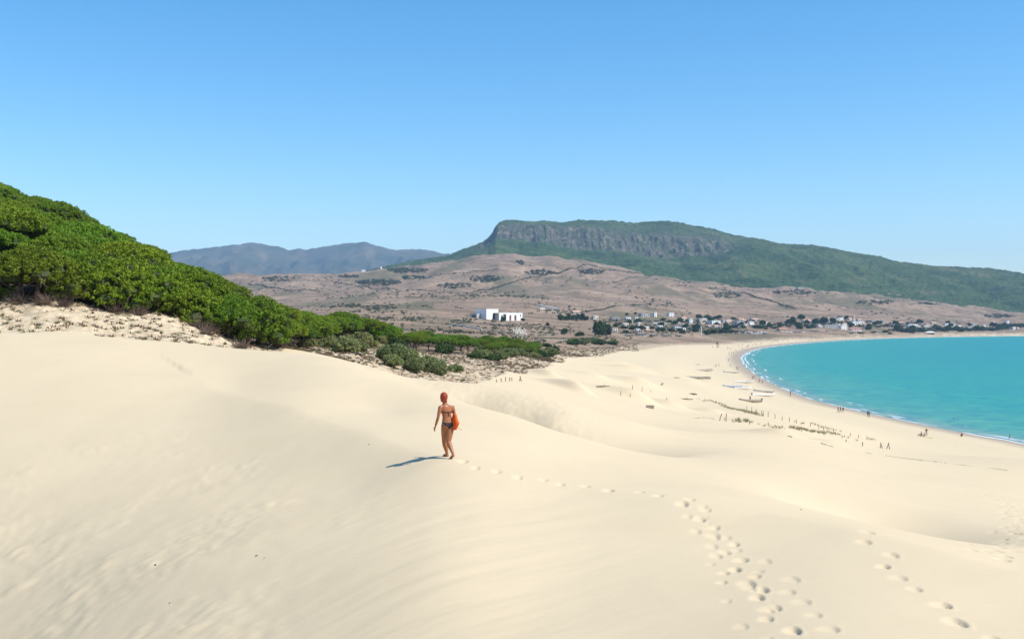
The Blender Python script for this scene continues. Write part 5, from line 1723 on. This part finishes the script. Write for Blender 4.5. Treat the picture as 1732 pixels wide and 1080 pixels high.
def fuse(mb, name, mat, voxel, smooth=4):
    me = mb.mesh(name, mat, True)
    o = link('tmp', me)
    r = o.modifiers.new('r', 'REMESH'); r.mode = 'VOXEL'; r.voxel_size = voxel; r.use_smooth_shade = True
    s = o.modifiers.new('s', 'SMOOTH'); s.iterations = smooth; s.factor = .5
    dg = bpy.context.evaluated_depsgraph_get()
    out = bpy.data.meshes.new_from_object(o.evaluated_get(dg))
    out.name = name
    bpy.data.objects.remove(o, do_unlink=True)
    if not out.materials: out.materials.append(mat)
    return out


def skin_mat(name, col):
    m, nt, b = mat_new(name)
    n = noise(nt, 9, 4, .6, nd(nt, 'TexCoord').outputs['Object'])
    c = mixc(nt, n.outputs[0], tuple(x * .85 for x in col), tuple(min(1, x * 1.12) for x in col))
    nt.links.new(c, b.inputs['Base Color'])
    b.inputs['Roughness'].default_value = .42
    b.inputs['Subsurface Weight'].default_value = .08
    b.inputs['Subsurface Radius'].default_value = (.02, .008, .004)
    return m


M_SKIN = skin_mat('tanned_skin', (0.33, 0.112, 0.042))
M_HAIR = simple('auburn_hair', (0.30, 0.048, 0.02), .6, .45, 45)
M_BIKINI = simple('black_swimwear', (0.016, 0.015, 0.018), .7, .2, 20)
M_BAG = simple('orange_canvas', (0.66, 0.105, 0.016), .75, .45, 14)
M_STRAP = simple('pale_orange_strap', (0.72, 0.34, 0.16), .7, .1, 9)

WD = 26.5
foot0 = hit(765, 775.5, 20, 40)
def J(px, py, dy=0.0):
    d = WD + dy
    return Vector(((px - CX) / FOC * d, d, EYE - (py - CY) / FOC * d)) - root_loc
root_loc = Vector((foot0.x, WD + .15, gz(foot0.x, WD + .15)))
yaw = R(30)
fwd = Vector((-math.sin(yaw), math.cos(yaw), 0)); rgt = Vector((math.cos(yaw), math.sin(yaw), 0)); up = Vector((0, 0, 1))
def gl(v):      # ground height under a point, in the walker's frame
    q = v + root_loc
    return gz(q.x, q.y) - root_loc.z
pel, wai, che, uch, nek = J(757.5, 716, .22), J(756, 704.5, .22), J(754.8, 695, .22), J(754.2, 688, .22), J(752.6, 681, .23)
hed = J(750.2, 672.2, .23)
shl, shr = uch - rgt * .155 + Vector((0, 0, .0)), uch + rgt * .155 + Vector((0, 0, -.015))
ell_, wrl = J(741, 705.5, .08), J(736.6, 720, .12)
elr, wrr = J(770.5, 703.5, .30), J(765.5, 696, .52)
hpl, hpr = pel - rgt * .075 - up * .03, pel + rgt * .075 - up * .03
knl, anl = J(751.6, 746.5, .42), J(756.3, 767.5, .44)
knr, anr = J(758.6, 747, .16), J(766.2, 766.5, -.02)
anl.z = gl(anl) + .075
b_ = MB()
b_.add(*ell_loft([(pel - up * .085, rgt * .11, fwd * .085), (pel - up * .05, rgt * .158, fwd * .118), (pel, rgt * .168, fwd * .120), (pel + up * .06, rgt * .154, fwd * .107), (wai, rgt * .120, fwd * .088), (wai.lerp(che, .55), rgt * .128, fwd * .092),
                  (che, rgt * .142, fwd * .098), (che.lerp(uch, .6), rgt * .150, fwd * .095), (uch + up * .025, rgt * .145, fwd * .080), (uch.lerp(nek, .55), rgt * .095, fwd * .062), (nek, rgt * .052, fwd * .052)], 24))
limb(b_, [uch.lerp(nek, .4), nek, hed - up * .04], [.072, .058, .055])
# buttocks and bust
for s in (-1, 1):
    ellipsoid(b_, pel - up * .045 - fwd * .055 + rgt * s * .072, rgt * .082, fwd * .075, up * .088)
    ellipsoid(b_, che + up * .0 + fwd * .085 + rgt * s * .065, rgt * .055, fwd * .05, up * .052)
# head turned a little to the left: skull, jaw, nose, ears, brow, lips
hy = R(48); hf = Vector((-math.sin(hy), math.cos(hy), -.05)).normalized(); hr = Vector((math.cos(hy), math.sin(hy), 0))
ellipsoid(b_, hed + up * .02, hr * .074, hf * .092, up * .098, 20, 12)
ellipsoid(b_, hed - up * .055 + hf * .028, hr * .055, hf * .062, up * .062, 16, 10)
b_.tube([hed + hf * .082 + up * .02, hed + hf * .098 - up * .012, hed + hf * .108 - up * .030], [.008, .011, .015], 8)
ellipsoid(b_, hed + hf * .083 + up * .03, hr * .045, hf * .012, up * .010)
ellipsoid(b_, hed + hf * .080 - up * .062, hr * .024, hf * .013, up * .010)
for s in (-1, 1): ellipsoid(b_, hed + hr * s * .076 - up * .008 - hf * .008, hr * .011, hf * .020, up * .032)
# arms
limb(b_, [uch.lerp(shl, .55) + up * .01, shl, shl.lerp(ell_, .5), ell_, ell_.lerp(wrl, .4), wrl], [.05, .055, .046, .037, .036, .025])
limb(b_, [uch.lerp(shr, .55) + up * .01, shr, shr.lerp(elr, .5), elr, elr.lerp(wrr, .4), wrr], [.05, .055, .046, .037, .036, .025])
hand(b_, wrl, (wrl - ell_).normalized() + Vector((-.1, .15, -.2)), fwd, rgt)
hand(b_, wrr, (wrr - elr).normalized() + up * .5, up, -fwd + rgt * .3, 1.0, .9)
# legs and feet
limb(b_, [hpl, hpl.lerp(knl, .35), hpl.lerp(knl, .75), knl, knl.lerp(anl, .3), knl.lerp(anl, .65), anl], [.100, .099, .078, .062, .068, .050, .036])
limb(b_, [hpr, hpr.lerp(knr, .35), hpr.lerp(knr, .75), knr, knr.lerp(anr, .3), knr.lerp(anr, .65), anr], [.100, .099, .078, .062, .068, .050, .036])
def foot(an, heel_up):
    f = (fwd + Vector((-.15, 0, 0))).normalized()
    heel = an - f * .035 - up * .045
    ball = an + f * .13
    ball.z = gl(ball) + .026
    if not heel_up: heel.z = gl(heel) + .03
    else:
        ball = an + f * .085; ball.z = gl(ball) + .026
    limb(b_, [heel, heel.lerp(ball, .5) + up * .012, ball], [.032, .036, .035])
    limb(b_, [an, heel.lerp(ball, .25)], [.034, .035])
    side = Vector((f.y, -f.x, 0))
    for i, (o_, L) in enumerate(((-.026, .060), (-.010, .052), (.004, .046), (.017, .040), (.029, .034))):
        e = ball + f * L + side * o_ * (1 if an is anr else -1)
        e.z = gl(e) + .012
        b_.tube([ball + side * o_ * .8 * (1 if an is anr else -1), e], [.014, .0105 if i else .013], 7)
foot(anl, False); foot(anr, True)
walker = empty('person', root_loc, 0, 'person in a black bikini with red hair walking along the dune crest', 'person')
body = link('body', fuse(b_, 'body', M_SKIN, .0085, 3), walker)
# hair: close cap over crown and nape, with strands raised along it
V, F = [], []
nu, nv = 40, 22
for i in range(nv + 1):
    th = math.pi * .80 * i / nv
    for k in range(nu):
        ph = 2 * math.pi * k / nu
        d_ = hr * math.sin(th) * math.sin(ph) - hf * math.sin(th) * math.cos(ph) + up * math.cos(th)
        q = 1 + random.uniform(-.022, .022) + .04 * math.sin(ph * 13 + th * 3) * math.sin(th) + .02 * math.sin(ph * 7 - th * 5)
        front = d_.dot(hf)
        shrink = 1.0
        if front > .25 and th > .95: shrink = .82          # leaves the face free
        p_ = hed + up * .022 + (hr * d_.dot(hr) * .096 + hf * d_.dot(hf) * .112 + up * d_.z * .116) * q * shrink
        if th > 1.7: p_ += (nek - hed) * .06 * (th - 1.7)
        V.append(p_)
for i in range(nv):
    for k in range(nu): F.append([i * nu + k, (i + 1) * nu + k, (i + 1) * nu + (k + 1) % nu, i * nu + (k + 1) % nu])
link('hair', mesh_np('hair', np.array([tuple(v) for v in V]), F, M_HAIR, True), walker)['label'] = 'short auburn red hair'
for k in range(9):        # loose strands at the nape
    a_ = (k - 4) * .32
    p0 = hed - hf * .085 * math.cos(a_) + hr * .075 * math.sin(a_) - up * .05
    m = MB(); m.tube([p0, p0 - up * .035 - hf * .006, p0 - up * (.055 + .02 * (k % 3)) + hf * .008], [.013, .009, .003], 5); m.build('hair_strand', M_HAIR, walker, True)
for s in (-1, 1):
    e = MB(); ellipsoid(e, hed + hf * .083 + up * .012 + hr * s * .03, hr * .012, hf * .008, up * .008, 8, 6); e.build('eye', M_BIKINI, walker, True)


def torso_r(z):
    """half widths of the trunk at a height, from its sections"""
    S_ = [(pel - up * .085, .11, .085), (pel - up * .05, .150, .115), (pel, .162, .118), (pel + up * .06, .150, .105), (wai, .120, .088), (wai.lerp(che, .55), .128, .092), (che, .142, .098), (che.lerp(uch, .6), .150, .095)]
    zs = [s[0].z for s in S_]
    cx_, cy_ = np.interp(z, zs, [s[0].x for s in S_]), np.interp(z, zs, [s[0].y for s in S_])
    return Vector((cx_, cy_, z)), np.interp(z, zs, [s[1] for s in S_]), np.interp(z, zs, [s[2] for s in S_])


# brief: lies on the fused body (projected outwards onto its skin), tied strings at the hips
from mathutils.bvhtree import BVHTree
_bv = BVHTree.FromPolygons([tuple(v.co) for v in body.data.vertices], [tuple(p.vertices) for p in body.data.polygons])
def on_skin(z, ang, off=.006):
    c, _, _ = torso_r(max(z, pel.z - .08))
    c = Vector((c.x, c.y, z))
    d_ = (rgt * math.sin(ang) - fwd * math.cos(ang))
    _, ra, rb = torso_r(max(z, pel.z - .08))
    lim = math.hypot(ra * math.sin(ang), rb * math.cos(ang)) + .06
    loc, nrm, _, _ = _bv.ray_cast(c + d_ * lim, -d_, lim)
    return (loc + d_ * off) if loc is not None else c + d_ * (lim - .055)
def cloth(name, zt, zb, half, mat, parent, label=None, nz=12, na=18, centre=0.0):
    V, F = [], []
    for i in range(nz + 1):
        t = i / nz; z = zt * (1 - t) + zb * t; hw = half(t)
        for k in range(na + 1): V.append(on_skin(z, centre + hw * (2 * k / na - 1)))
    for i in range(nz):
        for k in range(na): F.append([i * (na + 1) + k, i * (na + 1) + k + 1, (i + 1) * (na + 1) + k + 1, (i + 1) * (na + 1) + k])
    o = link(name, mesh_np(name, np.array([tuple(v) for v in V]), F, mat, True), parent)
    so = o.modifiers.new('t', 'SOLIDIFY'); so.thickness = .004; so.offset = 1
    if label: o['label'] = label
    return o
zt, zb = pel.z + .035, pel.z - .125
brief = cloth('bikini_bottom', zt, zb, lambda t: 1.25 * (1 - t) ** 1.25 + .10, M_BIKINI, walker, 'black triangular bikini bottom')
cloth('front_panel', zt, zb, lambda t: .95 * (1 - t) ** 1.1 + .10, M_BIKINI, brief, centre=math.pi)

zc = che.z - .02
top = cloth('bikini_top', zc + .010, zc - .010, lambda t: math.pi * .995, M_BIKINI, walker, 'thin black bikini top tied at the back', nz=2, na=44)
k_ = on_skin(zc, .08, .014)
m = MB(); ellipsoid(m, k_, rgt * .022, fwd * .012, up * .014, 10, 7); m.build('knot', M_BIKINI, top, True)
for s in (-1, 1):
    e = k_ + rgt * (.012 * s) - up * .10; e2 = on_skin(e.z, .08 + .1 * s, .006)
    m = MB(); m.tube([k_, k_.lerp(e2, .5) - fwd * .006, e2], .004, 5); m.build('tie_end', M_BIKINI, top, True)
    m = MB(); m.tube([on_skin(che.z + .06, math.pi + .45 * s, .012), shl.lerp(shr, .5) + rgt * s * .075 + up * .050 + fwd * .03, nek - up * .015 - fwd * .055 + rgt * s * .01], .005, 5); m.build('neck_string', M_BIKINI, top, True)

# orange bag on the right arm
hang = shr + rgt * .055 + up * .04
bag = empty('shoulder_bag', root_loc, 0, "bright orange soft shoulder bag hanging at the walker's right hip", 'bag')
c0 = J(770.0, 712.8, .20)
V, F = [], []
S_ = []
for t in np.linspace(0, 1, 12):
    z = -.20 + .40 * t
    w = .074 * (math.sin(math.pi * (.12 + .80 * t)) ** .55) * (1.1 - .25 * t); dpt = .115 * (math.sin(math.pi * (.12 + .80 * t)) ** .5)
    S_.append((c0 + up * z + rgt * .012 * math.sin(5 * t) - rgt * .025 * (1 - t), rgt * w, fwd * dpt))
v_, f_ = ell_loft(S_, 18)
v_ = [p_ * 1.0 + rgt * .007 * math.sin(40 * p_.z + 3 * i) for i, p_ in enumerate(v_)]
m = MB(); m.add(v_, f_); bb = m.build('bag_body', M_BAG, bag, True)
m = MB(); m.tube([c0 + up * .17 - fwd * .05, J(771, 699, .2), hang - fwd * .045, hang + fwd * .02, J(769, 700, .36), c0 + up * .17 + fwd * .06], .011, 7); m.build('shoulder_strap', M_STRAP, bag, True)
m = MB(); m.tube([c0 - up * .12 + rgt * .07, J(776, 723.5, .18), J(781.5, 727.5, .15)], .007, 6); m.build('drawstring', M_STRAP, bag, True)
m = MB(); ellipsoid(m, c0 + up * .175, rgt * .045, fwd * .07, up * .03, 14, 7); m.build('gathered_mouth', M_STRAP, bag, True)
m = MB(); ellipsoid(m, c0 - up * .03 - fwd * .105 + rgt * .01, rgt * .05, fwd * .022, up * .075, 14, 8); m.build('front_pocket', M_BAG, bag, True)


# ---- people down on the beach, small
def small_body(pose, seed):
    m = MB()
    if pose == 'stand':
        hp, ch, nk, hd = (0, 0, .92), (0, 0, 1.28), (0, 0, 1.45), (0, .01, 1.60)
        legs = [((-.09, 0, .9), (-.11, .02, .48), (-.12, 0, .06)), ((.09, 0, .9), (.11, .02, .48), (.12, 0, .06))]
        arms = [((-.19, 0, 1.40), (-.27, -.03, 1.12), (-.26, .06, .86)), ((.19, 0, 1.40), (.27, -.03, 1.12), (.26, .06, .86))]
    elif pose == 'walk':
        hp, ch, nk, hd = (0, 0, .90), (0, .04, 1.26), (0, .06, 1.43), (0, .08, 1.58)
        legs = [((-.09, 0, .88), (-.09, .22, .50), (-.09, .30, .06)), ((.09, 0, .88), (.09, .02, .47), (.09, -.30, .10))]
        arms = [((-.19, .05, 1.38), (-.25, -.12, 1.12), (-.24, -.05, .88)), ((.19, .05, 1.38), (.25, .14, 1.12), (.23, .30, .92))]
    elif pose == 'sit':
        hp, ch, nk, hd = (0, 0, .14), (0, -.08, .50), (0, -.06, .66), (0, -.03, .82)
        legs = [((-.09, .02, .13), (-.12, .42, .40), (-.12, .72, .05)), ((.09, .02, .13), (.12, .42, .40), (.12, .72, .05))]
        arms = [((-.19, -.06, .61), (-.28, -.18, .36), (-.26, -.32, .06)), ((.19, -.06, .61), (.26, .10, .42), (.14, .32, .36))]
    m.add(*ell_loft([(Vector(hp) - up * .06, Vector((.13, 0, 0)), Vector((0, .09, 0))), (Vector(hp) + up * .05, Vector((.16, 0, 0)), Vector((0, .11, 0))), (Vector(hp).lerp(Vector(ch), .5), Vector((.135, 0, 0)), Vector((0, .095, 0))),
                     (ch, Vector((.17, 0, 0)), Vector((0, .11, 0))), (Vector(ch).lerp(Vector(nk), .7), Vector((.16, 0, 0)), Vector((0, .08, 0))), (nk, Vector((.06, 0, 0)), Vector((0, .06, 0)))], 14))
    limb(m, [nk, hd], [.055, .055], 8)
    ellipsoid(m, Vector(hd) + up * .03, (.078, 0, 0), (0, .095, 0), (0, 0, .115), 12, 8)
    for l in legs:
        limb(m, l, [.09, .06, .04], 8)
        f = Vector(l[2]); limb(m, [f - up * .02, f + Vector((0, .16, -.03))], [.04, .03], 8)
    for a_ in arms:
        limb(m, a_, [.055, .04, .028], 8)
        w = Vector(a_[2]); dd_ = (w - Vector(a_[1])).normalized()
        ellipsoid(m, w + dd_ * .07, (.03, 0, 0), (0, .035, 0), dd_ * .08, 8, 6)
    return fuse(m, 'person', M_FARSKIN, .022, 3)


M_FARSKIN, _nt, _b = mat_new('beachgoer')
_oi = nd(_nt, 'ObjectInfo')
_tc = nd(_nt, 'TexCoord'); _sx = nd(_nt, 'SeparateXYZ'); _nt.links.new(_tc.outputs['Generated'], _sx.inputs[0])
_band = ramp(_nt, _sx.outputs[2], [(0.0, (0,) * 3), (.40, (1,) * 3), (.56, (0,) * 3), (.90, (.99,) * 3)], 'CONSTANT')
_cl = ramp(_nt, _oi.outputs['Random'], [(0, (.03, .03, .05)), (.2, (.30, .04, .03)), (.4, (.04, .08, .25)), (.6, (.02, .02, .02)), (.8, (.5, .45, .35))], 'CONSTANT')
_nt.links.new(mixc(_nt, _band.outputs[0], (.22, .10, .055), _cl.outputs[0]), _b.inputs['Base Color'])
_b.inputs['Roughness'].default_value = .6
SB = {k: small_body(k, 1) for k in ('stand', 'walk', 'sit')}


def beach_person(px, py, label, pose='walk', s=1.0, z=None, group='people scattered along the beach', d=None):
    p = hit(px, py, 120, 2600)
    if z is not None: p.z = z
    o = link('person', SB[pose], None, p, (0, 0, random.uniform(0, 6.28)), s)
    return tag(o, label, 'person', group)


beach_person(1337, 669.5, 'person in dark clothes standing alone at the wet sand near the boats', 'stand', 1.1)
beach_person(1417.5, 697.5, 'left one of three people walking at the near waterline', 'walk')
beach_person(1421.5, 697.5, 'middle one of three people walking at the near waterline', 'walk')
beach_person(1426, 697, 'right one of three people walking at the near waterline', 'walk', .95)
beach_person(1468, 704.5, 'left one of a close couple paddling in the surf', 'stand', 1.0)
beach_person(1470.5, 705, 'right one of a close couple paddling in the surf', 'stand', .95)
beach_person(1567, 737, 'person standing over a yellow towel near the waterline', 'stand', 1.0)
beach_person(1558, 737, 'person sitting left of the yellow towel', 'sit')
beach_person(1563, 738.5, 'person sitting at the edge of the yellow towel', 'sit')
beach_person(1627, 738, 'small person sitting at the edge of the surf', 'sit')
for px, py, lb in ((1613, 708, 'lone swimmer up to the chest in the turquoise water'), (1708, 741, 'bather standing waist deep in the water at the right')):
    d = FOC * EYE / (py - CY)
    o = link('person', SB['stand'], None, ((px - CX) / FOC * d, d, -1.25 if 'chest' in lb else -.85), (0, 0, 1)); tag(o, lb, 'person', 'bathers in the sea')
def in_boat():
    p = hit(1269, 679.5, 120, 900)
    tag(link('person', SB['stand'], None, (p.x, p.y + .1, p.z + .12), (0, 0, 2), .95), 'person standing inside the small grey boat', 'person', 'people scattered along the beach')
in_boat()
for px, py, lb, po in ((1212, 619.5, 'left one of two people standing on dry sand behind the brown boat', 'stand'), (1216, 619.5, 'right one of two people standing on dry sand behind the brown boat', 'stand'), (1210, 620, 'person crouching beside two standing people behind the brown boat', 'sit'),
                       (1246, 625, 'left one of a couple at the wet sand beside the pale boat', 'walk'), (1248, 625.5, 'right one of a couple at the wet sand beside the pale boat', 'walk'), (1248, 630, 'child crouching by the bow of the pale boat', 'sit'), (1235, 620, 'person in orange standing at the wet sand bend', 'stand'),
                       (1232, 611, 'person walking on wet sand at the bend of the bay', 'walk'), (1273, 642, 'left one of a couple wading below the bend', 'walk'), (1275.5, 640.5, 'right one of a couple wading below the bend', 'walk'), (1284, 647, 'left one of two people walking down the wet sand', 'walk'),
                       (1289, 648.5, 'right one of two people walking down the wet sand', 'walk')):
    beach_person(px, py, lb, po)
FAR = [(1205, 588), (1231, 589.5), (1235, 591.5), (1233, 599), (1237, 598.5), (1240.5, 598.5), (1245, 595), (1249, 585), (1255, 585), (1265, 587), (1266, 585.5), (1273, 584.5), (1277, 583), (1286, 582.5), (1289, 581.5), (1297, 579.8), (1302, 580.8), (1306, 580.5), (1316, 579), (1333, 577.5), (1346, 577),
       (1355, 576.5), (1367, 575.8), (1373, 575.6), (1382, 574.2), (1387, 574), (1392, 573.6), (1263, 589), (1280, 584.5), (1293, 580.4), (1309, 578.8), (1324, 577.4), (1340, 576), (1360, 575.5), (1401, 573.2), (1414, 572.3), (1430, 571.5), (1446, 570.8), (1461, 570.3), (1255, 592), (1480, 569.7), (1501, 569.2), (1526, 568.6)]
for i, (px, py) in enumerate(FAR):
    if i > 26: py -= .6
    beach_person(px, py, 'tiny dark beachgoer on the distant curve of the beach', ('walk', 'stand', 'walk')[i % 3], 1.15, None, 'tiny beachgoers on the distant curve')
# towel
p = hit(1569, 740, 120, 600)
m = MB(); n_ = 8
m.add([(x * .25 - 1, y * .25 - .4, .03 + .012 * math.sin(3 * x + 2 * y)) for y in range(4) for x in range(n_ + 1)], [[y * (n_ + 1) + x, y * (n_ + 1) + x + 1, (y + 1) * (n_ + 1) + x + 1, (y + 1) * (n_ + 1) + x] for y in range(3) for x in range(n_)])
tw_ = m.build('beach_towel', simple('yellow_towel', (.6, .45, .05), .9), None, True); tw_.location = p; tag(tw_, 'yellow beach towel spread near the waterline', 'towel')

# twigs blown onto the near sand
for px, py, L, lb in ((434, 940, .10, 'little dark twig on the rippled sand below the hollow'), (263, 955, .12, 'dark upright splinter stuck in the rippled sand'), (447, 944, .05, 'tiny dark seed husk beside the little twig'), (287, 1020, .06, 'small dark pebble low on the rippled sand'),
                      (624, 752, .08, 'small dark pebble on the smooth slope left of the walker'), (558, 706, .05, 'tiny dark speck of wood high on the smooth slope'), (1355, 862, .07, 'small dark pebble on the crest right of the footprints')):
    p = hit(px, py, 8, 90)
    m = MB(); r = random.Random(px)
    L *= .6
    m.tube([(-L * .5, 0, .01), (-L * .1, .01, .02), (L * .25, -.012, .016), (L * .5, .006, .012)], [L * .10, L * .22, L * .2, L * .07], 7)
    o = m.build('twig' if 'pebble' not in lb else 'pebble', M_WOOD, None, True); o.location = p; o.rotation_euler = (0, 0, r.uniform(0, 3))
    tag(o, lb, 'twig' if 'pebble' not in lb else 'pebble')
